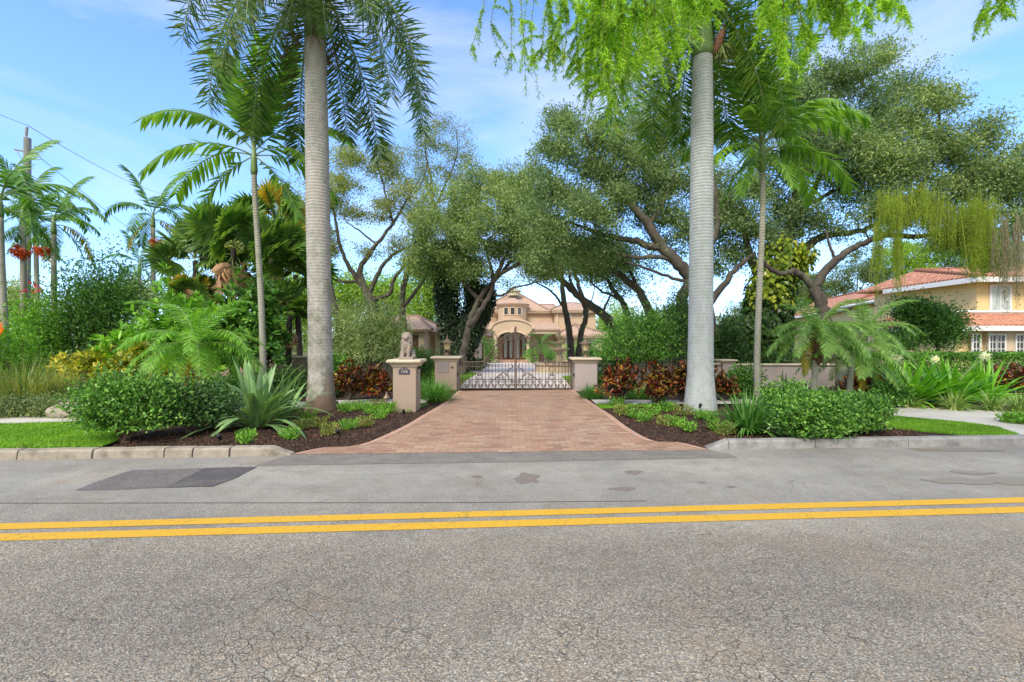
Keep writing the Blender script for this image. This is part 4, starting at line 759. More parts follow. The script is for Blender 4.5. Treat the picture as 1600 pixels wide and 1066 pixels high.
# garage wing, much nearer on the left, its own building in view
gr0 = thing('garage_wing', 'low beige garage wing with pink hip roof behind the lion', 'building', (0, 30, gz(30))); gs = 30/F
qx = lambda px: (px-800)*gs; qz = lambda py: H-(py-533)*gs-gz(30)
b = MB(); b.bx(qx(560), qx(664), 0, 8, 0, qz(516)); b.bx(qx(664), qx(740), 2.0, 8, 0, qz(518)); b.build('wall', W, gr0)
b = MB(); b.bx(qx(655), qx(663.5), -.12, -.003, 0, qz(519)); b.build('column', MT['house_trim'], gr0); b = MB(); b.bx(qx(672), qx(682), 1.85, 1.99, 0, qz(522)); b.build('column', MT['house_trim'], gr0)
b = MB(); b.bx(qx(640), qx(653), -.06, -.004, 0, qz(524)); b.build('garage_door', MT['wood_door'], gr0)
hip(gr0, qx(560), qx(664), 0, 8, qz(515), qz(489), MT['roof_pink'], .6, rx=(qx(600), qx(634)))
hip(gr0, qx(655), qx(745), 2.0, 8, qz(519), qz(505), MT['roof_pink'], .6, rx=(qx(676), qx(720)))

# ---- the yellow neighbour on the right
yh = thing('yellow_house', 'big yellow two-storey house with red tile roof and white trim at right', 'house', (0, 0, gz(40)))
YO = (0, 0, gz(40)); Y = MT['yellow_wall']; zg = gz(40)
u = Vector((.296, .955, 0)); vv = Vector((.955, -.296, 0))
c0 = P(1470, 447, 36); ze = c0.z; c0.z = 0
def pt(a, b_, z): p = c0 + u*a + vv*b_; return (p.x, p.y, z)
def block(a0, a1, b0, b1, z0, z1, mat, name='wall', par=yh):
    m = MB(); v = [pt(a0, b0, z0), pt(a0, b1, z0), pt(a1, b1, z0), pt(a1, b0, z0), pt(a0, b0, z1), pt(a0, b1, z1), pt(a1, b1, z1), pt(a1, b0, z1)]
    m.add(v, [(0, 3, 2, 1), (4, 5, 6, 7), (0, 1, 5, 4), (1, 2, 6, 5), (2, 3, 7, 6), (3, 0, 4, 7)]); return m.build(name, mat, par, YO)
def hroof(a0, a1, b0, b1, ze, zr, ra, rb, mat=MT['roof_red']):
    v = [pt(a0, b0, ze), pt(a0, b1, ze), pt(a1, b1, ze), pt(a1, b0, ze), pt(*ra, zr), pt(*rb, zr)]
    o = roof('roof', v, [[0, 1, 4], [1, 2, 5, 4], [2, 3, 5], [3, 0, 4, 5]], mat, yh, YO); m = MB()
    for i, j in ((0, 4), (1, 4), (2, 5), (3, 5), (4, 5)): ridge_tiles(m, v[i], v[j], .16)
    m.build('ridge_tiles', MT['roof_red'], o, YO)
    m = MB()
    for (p0, p1) in ((v[3], v[0]), (v[0], v[1])):
        m.tube([(p0[0], p0[1], p0[2]-.28), (p1[0], p1[1], p1[2]-.28)], .17, 4)
    m.build('fascia', MT['white_trim'], o, YO); return o
zw = ze-.35
block(.9, 19.5, .9, 14, zg, zw, Y); hroof(0, 20.5, 0, 16, ze, ze+2.15, (5.8, 5.8), (15, 6.2))
block(20.6, 44, 1.2, 12, zg, zw-.3, Y); hroof(20.51, 46, .4, 12, ze-.25, ze+2.3, (22, 5.2), (43.5, 4.2))
m = MB(); a0, a1 = 1.6, 9.0
def slope(a, b_, dz=.05): return pt(a, b_, ze + 2.15*b_/5.8 + dz)
m.add([slope(5.6, 2.6, .1), slope(13, 2.6, .1), slope(13, 4.1, .1), slope(6.6, 4.1, .1)], poly=[[0, 1, 2, 3]]); m.build('skylight', MT['white_trim'], yh, YO)
# projecting block facing the road
X0 = P(1531, 433, 31).x; zc_ = P(1531, 432, 31).z
def bb(x0, x1, y0, y1, z0, z1, mat, name, par=yh): m = MB(); m.bx(x0, x1, y0, y1, z0, z1); return m.build(name, mat, par, YO)
wb = bb(X0, X0+14, 31.2, 40, zg, zc_-.3, Y, 'wall')
v = [(X0-.9, 30.3, zc_), (X0+15, 30.3, zc_), (X0+15, 41, zc_), (X0-.9, 41, zc_), (X0+3.4, 35.6, zc_+1.6), (X0+11, 35.6, zc_+1.6)]
v[4] = (X0+.5, 36.5, zc_+1.25)
ro = roof('roof', v, [[0, 1, 5, 4], [1, 2, 5], [2, 3, 4, 5], [3, 0, 4]], MT['roof_red'], yh, YO); m = MB(); [ridge_tiles(m, v[i], v[j], .15) for i, j in ((0, 4), (4, 5), (1, 5))]; m.build('ridge_tiles', MT['roof_red'], ro, YO)
m = MB(); m.bx(X0-.9, X0+15, 30.25, 30.42, zc_-.45, zc_-.12); m.bx(X0-.9, X0-.75, 30.42, 38, zc_-.45, zc_-.12); m.build('fascia', MT['white_trim'], ro, YO)
zl = P(1500, 507, 29.5).z; zm = P(1500, 490, 31).z
x1 = P(1490, 500, 29.8).x; v = [(x1, 29.3, zl), (X0+14, 29.3, zl), (X0+14, 31.2, zm), (x1+.8, 31.2, zm), (x1, 36, zl+.0), (x1+.8, 36, zm)]
ro = roof('lower_roof', v, [[0, 1, 2, 3], [0, 3, 5, 4]], MT['roof_red'], yh, YO); m = MB(); m.bx(x1-.05, X0+14, 29.22, 29.38, zl-.42, zl-.1); m.bx(x1-.05, x1+.1, 29.38, 36, zl-.42, zl-.1)
m.tube([(x1+.6, 31.15, zm+.1), (X0+14, 31.15, zm+.1)], .12, 4); m.build('fascia', MT['white_trim'], ro, YO)
bb(x1+.5, X0, 30.2, 37, zg, zl-.2, Y, 'wall'); bb(X0-.6, X0+14, 29.9, 31.19, zg, zl-.2, MT['house_trim'], 'bay_wall')
def ywin(px0, px1, py0, py1, D, nx, nz, gl, fw=.1, name='window'):
    a = P(px0, py1, D); c = P(px1, py0, D); o = win(yh, (a.x+c.x)/2, D, a.z-zg, c.z-zg, c.x-a.x, 'white_trim', gl, nx, nz, (0, -1), fw, name); return o
ywin(1549, 1577, 448, 487, 31.16, 2, 2, 'glass_pale', .14)
for p0, p1, nx in ((1520, 1530, 2), (1546, 1555, 2), (1558, 1569, 2), (1588, 1598, 2), (1608, 1628, 2), (1640, 1652, 2)): ywin(p0, p1, 524, 556, 29.86, nx, 3, 'glass_dark', .09)
# dim upper window on the receding side wall
p = pt(7, .9, 0); win(yh, p[0]-.02, p[1], ze-zg-2.4, ze-zg-1.0, 2.4, 'white_trim', 'glass_pale', 3, 1, (-vv.x, -vv.y), .1)
# ================================================================ trees
def blobs_sample(blobs, D, n):
    """cluster centres spread through the crown's lobes, with gaps"""
    W_ = np.array([b[2]*b[3]*(b[5] if len(b) > 5 else 1) for b in blobs], float); W_ /= W_.sum(); out = []
    while len(out) < n:
        b = blobs[rng.choice(len(blobs), p=W_)]; d = b[4] if len(b) > 4 else 0; c = P(b[0], b[1], D+d); rx = b[2]/F*(D+d); rz = b[3]/F*(D+d); ry = b[6] if len(b) > 6 else (rx+rz)/2
        v = rdir(1)[0]*(rng.random()**.38); p = np.array(c)+v*np.array([rx, ry, rz])
        if math.sin(p[0]*2.3+p[2]*1.9)*math.sin(p[1]*1.7-p[2]*2.2+1)+.5*math.sin(p[0]*4.1-p[2]*3.3)*math.sin(p[1]*3.7+p[0]) > .12: continue
        out.append(p)
    return np.array(out)
def tree(name, label, cat, D, limbs, blobs, bark, leaf, ncl, nlf, lsz, rc=.42, group=None, extra=None, twig=.03, seed=0, bare=0, flat=.8, leafw=.42):
    global rng; rng = np.random.default_rng(100+seed)
    p0 = limbs[0][0][0]; base = P(p0[0], p0[1], D+(p0[2] if len(p0) > 2 else 0)); base.z = gz(base.y)-.05
    t = thing(name, label, cat, base, group); b = MB(); nodes = []; nr = []
    for k, (pts, r0, r1) in enumerate(limbs):
        pp = [P(q[0], q[1], D+(q[2] if len(q) > 2 else 0)) for q in pts]
        if k == 0: pp[0].z = base.z
        sp = smooth_path(pp, 5, .02); rr = np.linspace(0, 1, len(sp)); rad = r0*(1-rr)+r1*rr; 
        if k == 0: rad[0] *= 1.35; rad[1] *= 1.1
        b.tube(sp, rad, 10); st = 3 if k == 0 else 1
        nodes += list(sp[st:]); nr += list(rad[st:])
    cl = blobs_sample(blobs, D, ncl); ND = np.array(nodes); NR = np.array(nr)
    order = np.argsort(np.min(np.linalg.norm(cl[:, None]-ND[None, ::3], axis=2), axis=1)); end = cl[order]
    for c in end:
        dd = np.linalg.norm(ND-c, axis=1); i = int(np.argmin(dd+.4*(ND[:, 2] > c[2]+.3))); a = ND[i]; r = min(NR[i]*.6, twig*(1+dd[i]*.5)); m = (a+c)/2+rng.normal(size=3)*dd[i]*.12; m[2] += .06*dd[i]
        path = smooth_path([a, m, c], 3); rad = np.linspace(r, .008, len(path)); b.tube(path, rad, 5, caps=False); ND = np.vstack([ND, path[2:]]); NR = np.concatenate([NR, rad[2:]])
    b.build('trunk', MT[bark], t, base, smooth=True)
    k = int(len(end)*(1-bare)); e = end[rng.permutation(len(end))[:k]]; sz = rnd(k, .6, 1.3)
    cc = np.repeat(e, nlf, 0); ss = np.repeat(sz, nlf); n = len(cc); Q = cc+rng.normal(size=(n, 3))*np.array([1, 1, flat])*rc*ss[:, None]; A = nrm(rdir(n)+np.array([0, 0, -.15]))
    b = MB(); b.leaves(Q, A, perp(A, .35), rnd(n, .7, 1.3)*lsz, rnd(n, .7, 1.2)*lsz*leafw); b.build('crown', MT[leaf], t, base)
    if extra: extra(t, base)
    return t
OG = 'spreading oaks behind the wall'
# left of the court: leaning double oak whose crown hangs over the drive
tree('oak_tree', 'oak with grey leaning trunk left of the gate, dense crown above it', 'tree', 22,
  [([(722, 590), (724, 555), (729, 528), (735, 500), (745, 475), (760, 452), (785, 425, 1), (810, 395, 1)], .21, .07), ([(733, 512), (748, 490, -.4), (762, 468, -.4), (770, 445), (768, 420), (758, 385)], .15, .05),
   ([(762, 458), (785, 462), (803, 450), (815, 447), (840, 440, 1)], .07, .03), ([(755, 472), (735, 455), (712, 420), (690, 380)], .12, .04), ([(768, 446), (790, 400), (800, 350)], .12, .04), ([(775, 430), (830, 400), (850, 360)], .1, .04)],
  [(725, 370, 62, 55, 0), (790, 345, 55, 65, 0), (680, 365, 45, 40, -1), (835, 380, 42, 50, 1), (760, 290, 50, 35, 1), (740, 420, 55, 22, 0, .8), (820, 310, 40, 45, 1), (850, 425, 30, 18, 1), (700, 320, 45, 35, 0, .7), (665, 410, 40, 22, 0, .8)],
  'bark', 'oak', 480, 165, .13, .27, OG, seed=1)
# the trunk beside it wrapped in dark ivy
def both(*fs):
    def f(t, base):
        for g_ in fs: g_(t, base)
    return f
def ivy(pathpx, D, r, n, leaf, sz, name='ivy'):
    def f(t, base):
        b = MB()
        for pts, rr, k in pathpx:
            sp = smooth_path([P(q[0], q[1], D) for q in pts], 8); idx = rng.integers(0, len(sp), int(n*k)); a = rnd(len(idx), 0, 6.28); rad = rr*(.6+.5*rnd(len(idx)))
            o = np.stack([np.cos(a)*rad, np.sin(a)*rad, rng.normal(size=len(idx))*.15], 1); A = nrm(o*np.array([1, 1, 0])*.5+np.array([0, 0, -1])+rdir(len(idx))*.5); b.leaves(sp[idx]+o, A, nrm(o), rnd(len(idx), .6, 1.3)*sz, rnd(len(idx), .5, 1)*sz)
        b.build(name, MT[leaf], t, base)
    return f
tree('oak_tree', 'dark oak trunk smothered in near-black ivy, between lion and leaning oak', 'tree', 24,
  [([(712, 590), (708, 540), (700, 480), (697, 430), (700, 390)], .38, .2), ([(712, 560), (730, 520), (745, 485), (748, 455), (730, 420)], .3, .12)],
  [(700, 390, 50, 30, 0), (720, 430, 40, 25, 0), (670, 425, 35, 15, 0), (740, 445, 30, 20)], 'bark_dark', 'shrub_dark', 60, 200, .13, .4, OG,
  ivy([([(712, 585), (708, 540), (700, 480), (697, 430), (700, 390)], .62, .5), ([(712, 570), (730, 520), (748, 480), (750, 450)], .75, .6)], 24, 0, 13000, 'vine_dark', .16), seed=2)
# thin, half bare oak behind the oleander
tree('oak_tree', 'sparse open oak with forked bare limbs against blue sky, left of centre', 'tree', 25,
  [([(590, 575), (590, 520), (582, 480), (574, 458)], .3, .24), ([(574, 460), (560, 438), (544, 415), (532, 385), (521, 321), (517, 270)], .17, .03), ([(574, 460), (562, 425), (575, 400), (589, 381), (615, 348), (632, 318), (655, 282)], .17, .03), ([(615, 350), (606, 320), (598, 284), (585, 250)], .08, .02),
   ([(576, 462), (592, 425), (612, 400), (640, 385), (665, 365)], .14, .03), ([(580, 470), (608, 460), (615, 438), (634, 411), (648, 396), (660, 370)], .13, .04), ([(560, 440), (535, 440), (505, 430), (480, 418)], .09, .03), ([(589, 381), (560, 360), (540, 345)], .06, .02), ([(634, 315), (650, 300), (665, 270), (668, 240)], .05, .015)],
  [(508, 310, 28, 26), (555, 250, 32, 22), (600, 255, 32, 30), (640, 305, 32, 26), (600, 330, 28, 20), (555, 330, 25, 22), (500, 380, 28, 30), (460, 330, 32, 22), (570, 395, 22, 14), (655, 350, 24, 18), (540, 290, 25, 18), (620, 385, 20, 14), (445, 370, 25, 22)],
  'bark', 'oak_pale', 520, 80, .12, .27, OG, seed=3, bare=.08, twig=.03)
tree('oak_tree', 'tall thin half-bare oak topping out beside the hanging royal fronds', 'tree', 27,
  [([(640, 580), (632, 520), (628, 480), (632, 440), (652, 400), (672, 350), (676, 300), (668, 250)], .24, .05), ([(628, 482), (650, 455), (665, 430), (680, 400)], .12, .04), ([(674, 335), (695, 290), (715, 240), (712, 200)], .07, .015), ([(676, 320), (720, 300), (745, 270)], .05, .015), ([(668, 260), (665, 220), (680, 185)], .05, .01), ([(700, 345), (730, 325), (760, 300)], .05, .02)],
  [(690, 210, 44, 26, 0, .5), (715, 245, 34, 34, 0, .5), (650, 235, 28, 22, 0, .5), (680, 280, 50, 26, 0, .6), (745, 290, 50, 22), (700, 330, 45, 22), (790, 290, 35, 25), (660, 400, 32, 22), (640, 330, 20, 30, 0, .6)],
  'bark', 'oak_pale', 420, 70, .12, .27, OG, seed=4, bare=.08, twig=.025)
tree('oak_tree', 'slender oak stem rising right beside the brown-stained palm trunk', 'tree', 23,
  [([(534, 560), (528, 500), (518, 455), (510, 400), (502, 330), (506, 260)], .2, .04), ([(512, 410), (480, 370), (455, 340)], .07, .03)], [(515, 235, 26, 28, 0, .5), (470, 330, 40, 26), (500, 290, 25, 30, 0, .6), (450, 390, 35, 25)], 'bark', 'oak_pale', 110, 48, .14, .36, OG, seed=5, bare=.15)
# the big oak behind the pale palm
tree('oak_tree', 'largest oak, dark limbs sweeping left from behind the pale grey palm', 'tree', 18,
  [([(1112, 590), (1108, 540), (1104, 490), (1096, 455), (1074, 428), (1052, 405), (1031, 383), (1013, 351), (990, 325), (972, 296), (967, 280)], .34, .1), ([(968, 285), (978, 255), (974, 226), (960, 190)], .12, .04), ([(1031, 387), (1010, 384), (992, 376), (965, 372), (942, 366), (913, 356), (880, 345)], .15, .05),
   ([(1060, 412), (1030, 402), (992, 403), (965, 394), (949, 378), (920, 372)], .1, .04), ([(1100, 520), (1075, 500), (1066, 465), (1077, 444), (1090, 425)], .24, .2), ([(1098, 455), (1105, 400), (1120, 350), (1115, 290), (1090, 230)], .22, .07), ([(1085, 440), (1050, 435), (1010, 420), (975, 408)], .08, .03),
   ([(978, 312), (950, 290), (925, 250), (915, 205)], .11, .03), ([(1104, 480), (1135, 440), (1155, 415), (1180, 395)], .15, .06), ([(1013, 351), (1035, 320), (1055, 270)], .1, .03)],
  [(905, 225, 48, 48, 0), (880, 300, 45, 48, 0), (960, 250, 55, 55, 0), (930, 330, 60, 42, -1), (1010, 300, 55, 55, 1), (1050, 360, 45, 42, 1), (1000, 210, 45, 42, 1), (1060, 250, 45, 60, 1), (870, 370, 42, 35, 0), (920, 385, 50, 20, 0, .6), (870, 210, 30, 40, 1), (1035, 170, 35, 35, 1, .5), (960, 395, 50, 16, 0, .5), (1125, 320, 35, 60, 1), (1140, 400, 35, 30, 1), (850, 260, 25, 35, 1), (850, 345, 35, 45, 1), (845, 405, 40, 18, 0, .6)],
  'bark', 'oak', 800, 130, .12, .25, OG, seed=6)
# thin leaning oaks in the court
tree('oak_tree', 'forked thin oak in front of the villa, right of its entrance', 'tree', 28,
  [([(893, 572), (892, 545), (888, 510), (882, 480), (879, 450), (878, 430), (876, 400)], .24, .1), ([(879, 478), (868, 462), (856, 452), (838, 442), (822, 446), (806, 448)], .08, .02), ([(904, 558), (908, 520), (915, 494), (910, 465), (900, 435), (892, 410)], .2, .09), ([(915, 495), (925, 470), (930, 440)], .05, .02)],
  [(870, 400, 40, 22), (835, 425, 30, 12, 0, .6), (905, 400, 35, 22), (800, 440, 22, 10, 0, .5), (935, 430, 22, 14, 0, .5)], 'bark', 'oak', 90, 120, .14, .42, OG, seed=7)
tree('oak_tree', 'strongly leaning oak crossing over the villa roof from the right', 'tree', 25,
  [([(968, 590), (960, 520), (940, 490), (915, 472), (892, 452), (868, 428), (850, 410), (830, 400)], .3, .08), ([(905, 466), (890, 435), (885, 400)], .1, .04), ([(940, 490), (950, 470), (962, 440)], .08, .03)],
  [(850, 400, 40, 20), (890, 395, 40, 22), (930, 420, 30, 20, 0, .7), (960, 440, 25, 15, 0, .5)], 'bark', 'oak', 90, 120, .14, .42, OG, seed=8)
tree('oak_tree', 'leaning oak with a pale grey trunk halfway to the pale palm', 'tree', 21,
  [([(1030, 590), (1022, 530), (1015, 490), (1000, 458), (978, 437), (945, 408), (920, 385)], .27, .08), ([(1000, 458), (985, 425), (960, 400)], .1, .03), ([(1010, 475), (990, 450), (965, 430), (940, 418)], .09, .03)],
  [(930, 390, 45, 20), (975, 400, 40, 22), (1010, 410, 30, 20, 0, .6)], 'bark', 'oak', 80, 130, .13, .4, OG, seed=9)
tree('oak_tree', 'short crooked oak low behind the bush with pale stems', 'tree', 23,
  [([(990, 590), (985, 520), (978, 485), (965, 462), (950, 440), (948, 415)], .2, .07), ([(972, 470), (955, 462), (935, 452), (920, 436)], .08, .03)],
  [(945, 410, 35, 20), (915, 430, 28, 14, 0, .6), (990, 440, 30, 16, 0, .6)], 'bark', 'oak', 60, 120, .13, .4, OG, seed=10)
# vine-clad oak on the right
tree('oak_tree', 'thick oak wrapped in yellow-green vine just right of the thin right palm', 'tree', 18.5,
  [([(1192, 590), (1192, 540), (1200, 490), (1208, 445), (1222, 400), (1236, 350), (1245, 300)], .45, .15), ([(1208, 450), (1235, 425), (1262, 385), (1295, 368), (1340, 362), (1388, 342)], .24, .07), ([(1204, 470), (1180, 420), (1165, 370), (1160, 320)], .22, .07), ([(1236, 360), (1270, 300), (1300, 240), (1320, 180)], .14, .05), ([(1245, 300), (1230, 240), (1240, 180)], .12, .04), ([(1240, 330), (1300, 300), (1360, 270)], .1, .04)],
  [(1160, 330, 42, 55), (1215, 260, 50, 55), (1240, 170, 45, 45), (1300, 130, 45, 40), (1350, 95, 40, 28, 0, .6), (1290, 220, 55, 50, -1), (1340, 280, 50, 40), (1250, 340, 45, 35), (1345, 190, 50, 45), (1200, 370, 45, 30), (1390, 150, 38, 35, 1), (1310, 350, 45, 20, 0, .6)],
  'bark', 'oak', 700, 125, .12, .25, OG,
  both(ivy([([(1192, 585), (1192, 540), (1198, 490), (1206, 445)], .8, 1.0), ([(1180, 585), (1180, 540), (1185, 500)], 1.1, .6)], 18.2, 0, 6500, 'pothos', .22, 'vine'), ivy([([(1200, 470), (1210, 430), (1225, 385)], .75, 1.0), ([(1208, 450), (1235, 425), (1258, 395)], .4, .5)], 18.0, 0, 1800, 'pothos_yellow', .22, 'yellow_vine')), seed=11)
def hanging(lst, D, mat, n, name='hanging_moss', w=.012, ln=(1., 2.2)):
    def f(t, base):
        b = MB()
        for px, py, rx, dy, k in lst:
            m = int(n*k); c = np.array([P(px+rng.normal()*rx*.5, py+rng.normal()*10, D+rng.normal()*.5) for _ in range(m)]); L = rnd(m, .4, 1)*dy/F*D
            S = 7; path = [c+np.array([0, 0, 0])]
            b.strips(c, np.tile([0, 0, -1.], (m, 1))+rdir(m)*.12, rdir(m)*np.array([1, 1, 0]), L, rnd(m, .5, 1.5)*w, 4, .1, (1, .9, .7, .3))
            q = 40; cc = np.repeat(c, q, 0); LL = np.repeat(L, q); tt = rnd(m*q); Q = cc+np.stack([rng.normal(size=m*q)*.02, rng.normal(size=m*q)*.02, -LL*tt], 1); A = nrm(rdir(m*q)*.7+np.array([0, 0, -1])); b.leaves(Q, A, perp(A, 0), .09, .014)
        b.build(name, MT[mat], t, base)
    return f
tree('oak_tree', 'oak with crooked dark fork right of the vine oak, draped in weeping strands', 'tree', 16,
  [([(1295, 590), (1291, 520), (1284, 480), (1272, 448)], .28, .18), ([(1275, 455), (1255, 432), (1238, 424), (1218, 428), (1198, 415), (1185, 395)], .13, .06), ([(1272, 450), (1295, 418), (1325, 392), (1352, 380), (1385, 366), (1420, 345), (1460, 330)], .15, .05), ([(1305, 410), (1297, 385), (1290, 360)], .06, .03), ([(1385, 366), (1440, 370), (1500, 350), (1560, 340)], .1, .04), ([(1400, 358), (1440, 290), (1470, 220), (1460, 160)], .1, .03)],
  [(1400, 240, 48, 45), (1450, 170, 45, 38, 0, .8), (1470, 240, 50, 42), (1420, 310, 50, 32), (1490, 300, 42, 36), (1550, 270, 42, 40), (1580, 330, 40, 45), (1530, 210, 30, 28, 0, .5), (1380, 90, 38, 28, 1, .3), (1430, 120, 30, 25, 1, .4), (1490, 370, 40, 22), (1560, 400, 45, 20, 0, .7), (1380, 340, 45, 25), (1620, 270, 40, 60)],
  'bark', 'oak', 620, 120, .11, .24, OG,
  both(hanging([(1400, 310, 26, 75, .5), (1440, 300, 25, 70, .4), (1532, 320, 26, 120, 1.), (1500, 330, 22, 60, .5), (1372, 350, 7, 110, .15), (1402, 370, 7, 100, .2), (1465, 320, 22, 70, .5)], 15, 'moss', 260), hanging([(1570, 350, 7, 150, .35), (1590, 350, 6, 130, .3), (1552, 360, 6, 70, .2)], 14.6, 'moss_grey', 120, 'grey_moss', .014)), seed=12)
# trees far behind, each with its own crown
BG = 'background trees beyond the gardens'
def bgtree(px, py, rx, ry, D, leaf, label, ncl=70, nlf=110, lsz=.3, seed=0, name='leafy_tree'):
    k = rx; return tree(name, label, 'tree', D, [([(px, 560), (px+rng.uniform(-5, 5), (py+560)/2), (px, py)], .3, .08), ([(px, py+ry*.6), (px-rx*.4, py)], .15, .05), ([(px, py+ry*.6), (px+rx*.4, py-ry*.2)], .15, .05)],
      [(px, py, rx*.8, ry*.9), (px-rx*.5, py+ry*.3, rx*.5, ry*.6), (px+rx*.5, py+ry*.25, rx*.5, ry*.65), (px+rx*.1, py-ry*.3, rx*.5, ry*.6), (px, py+ry*.9, rx*.8, ry*.5)], 'bark', leaf, ncl, nlf, lsz, .75, BG, seed=seed, twig=.05, flat=.7)
bgtree(545, 455, 40, 42, 42, 'far_tree', 'bright lime-green tree behind the sparse oak, left of the garage', seed=20)
bgtree(610, 460, 40, 38, 44, 'far_tree', 'bright lime-green tree filling the gap directly above the garage roof', seed=21)
bgtree(672, 445, 40, 50, 40, 'far_tree', 'bright lime-green tree just left of the ivy-clad trunk', seed=22)
bgtree(450, 470, 38, 45, 40, 'far_tree', 'bright tree glimpsed left of the brown-stained palm trunk', seed=23)
bgtree(1010, 520, 40, 40, 60, 'far_tree', 'green tree low beyond the villa, left of the pale palm', seed=24)
bgtree(960, 500, 32, 40, 62, 'far_tree', 'green tree closing the view right of the villa', seed=25)
bgtree(1160, 510, 50, 45, 95, 'far_dark', 'dark tree showing between the pale palm and the vine oak', ncl=130, lsz=.42, seed=26)
bgtree(1260, 455, 45, 32, 95, 'far_dark', 'rounded tree behind the low end of the red roof', ncl=130, lsz=.42, seed=27)
bgtree(1340, 432, 50, 50, 95, 'far_dark', 'taller dark tree behind the middle of the red roof', ncl=130, lsz=.42, seed=28)
bgtree(1410, 405, 50, 35, 95, 'far_tree', 'bright tree behind the skylight of the red roof', ncl=130, lsz=.42, seed=29)
bgtree(1475, 395, 52, 40, 95, 'far_tree', 'brightest green tree above the yellow house ridge', ncl=130, lsz=.42, seed=30)
bgtree(1570, 400, 50, 40, 95, 'far_tree', 'green tree above the road-facing wing of the yellow house', ncl=130, lsz=.42, seed=31)
bgtree(170, 460, 40, 28, 62, 'sage', 'pale olive tree far off above the bougainvillea bush', seed=32)
bgtree(215, 455, 28, 26, 58, 'sage', 'pale olive tree far off beside the slim fruiting palm', seed=33)
bgtree(20, 470, 45, 35, 50, 'sage', 'pale greyish tree at the left edge far behind the pole', seed=34)
bgtree(360, 380, 38, 30, 30, 'oak_pale', 'thin olive tree peeking above the fan palms', seed=36, nlf=50)
bgtree(760, 500, 45, 30, 75, 'far_dark', 'dark tree far behind the villa left part', seed=37)
n = 26000; th = rnd(n, -1.05, 1.05); d = rnd(n, 95, 150); hh = 3.6+1.6*np.sin(th*23)+1.1*np.sin(th*57+1); x = d*np.tan(th); Q = np.stack([x, d, -.7+rnd(n)**.7*hh*(d/95)**.5*1.6], 1); A = rdir(n); b = MB(); b.leaves(Q, A, perp(A), rnd(n, .8, 1.6), rnd(n, .6, 1.1)); b.build('distant_treeline', MT['far_dark'])['kind'] = 'stuff'

# ================================================================ palms
def frond_mesh(L, e0, droop, nl, ll, lw, fwd=.6, lg=.5, rough_=.25, mats=('palm', 'rachis'), petiole=.12, plum=.0, prof=(.45, .9, 1, .85, .5), rr=.02, seed=0, seg=3, vee=.2, lprof=(.3, 1, .8, 0)):
    global rng; rng = np.random.default_rng(seed); b = MB(); m = 24; pts = [np.zeros(3)]; d = np.array([math.cos(e0), 0, math.sin(e0)]); ds = [d]
    side = rng.normal()*.06
    for k in range(m): d = d+np.array([0, side/m, -droop/m*(1+.6*k/m)]); d = d/np.linalg.norm(d); pts.append(pts[-1]+d*L/m); ds.append(d)
    pts = np.array(pts); ds = np.array(ds); b.tube(pts, np.linspace(rr, rr*.2, m+1), 5, mi=1, caps=False)
    t = np.repeat(np.linspace(petiole, 1, nl), 2)+rng.normal(size=nl*2)*.002; t = np.clip(t, 0, 1); sg = np.tile([1., -1.], nl); ip_ = t*m; i = np.minimum(ip_.astype(int), m-1); f = (ip_-i)[:, None]
    Q = pts[i]*(1-f)+pts[i+1]*f; T = nrm(ds[i]*(1-f)+ds[i+1]*f); S = np.tile([0, 1., 0], (len(t), 1))*sg[:, None]; U = np.cross(T, np.tile([0, 1., 0], (len(t), 1))); U = nrm(U)*-1
    fw_ = (fwd*(.6+1.1*t))[:, None]; vv_ = (vee+rng.normal(size=len(t))*plum)[:, None]
    D_ = nrm(S+T*fw_+U*vv_+rng.normal(size=(len(t), 3))*rough_*.3); pl = np.interp(t, np.linspace(petiole, 1, len(prof)), prof)
    b.strips(Q, D_, T, ll*pl*rnd(len(t), .88, 1.08), lw, seg, lg*rnd(len(t), .6, 1.4), lprof, .12)
    me_o = b.build('frond', [MT[mats[0]], MT[mats[1]]]); me = me_o.data; bpy.data.objects.remove(me_o); return me
def add_fronds(t, z, variants, spec, name='frond', dx=0, dy=0, s=1.):
    for az, v, sc_ in spec: inst(name, variants[v], t, (dx, dy, z), (0, 0, az), sc_*s)
def trunk_mesh(path, radii, mat, t, name='trunk', n=14, flare=None): b = MB(); b.tube(path, radii, n); return b.build(name, MT[mat], t, smooth=True)

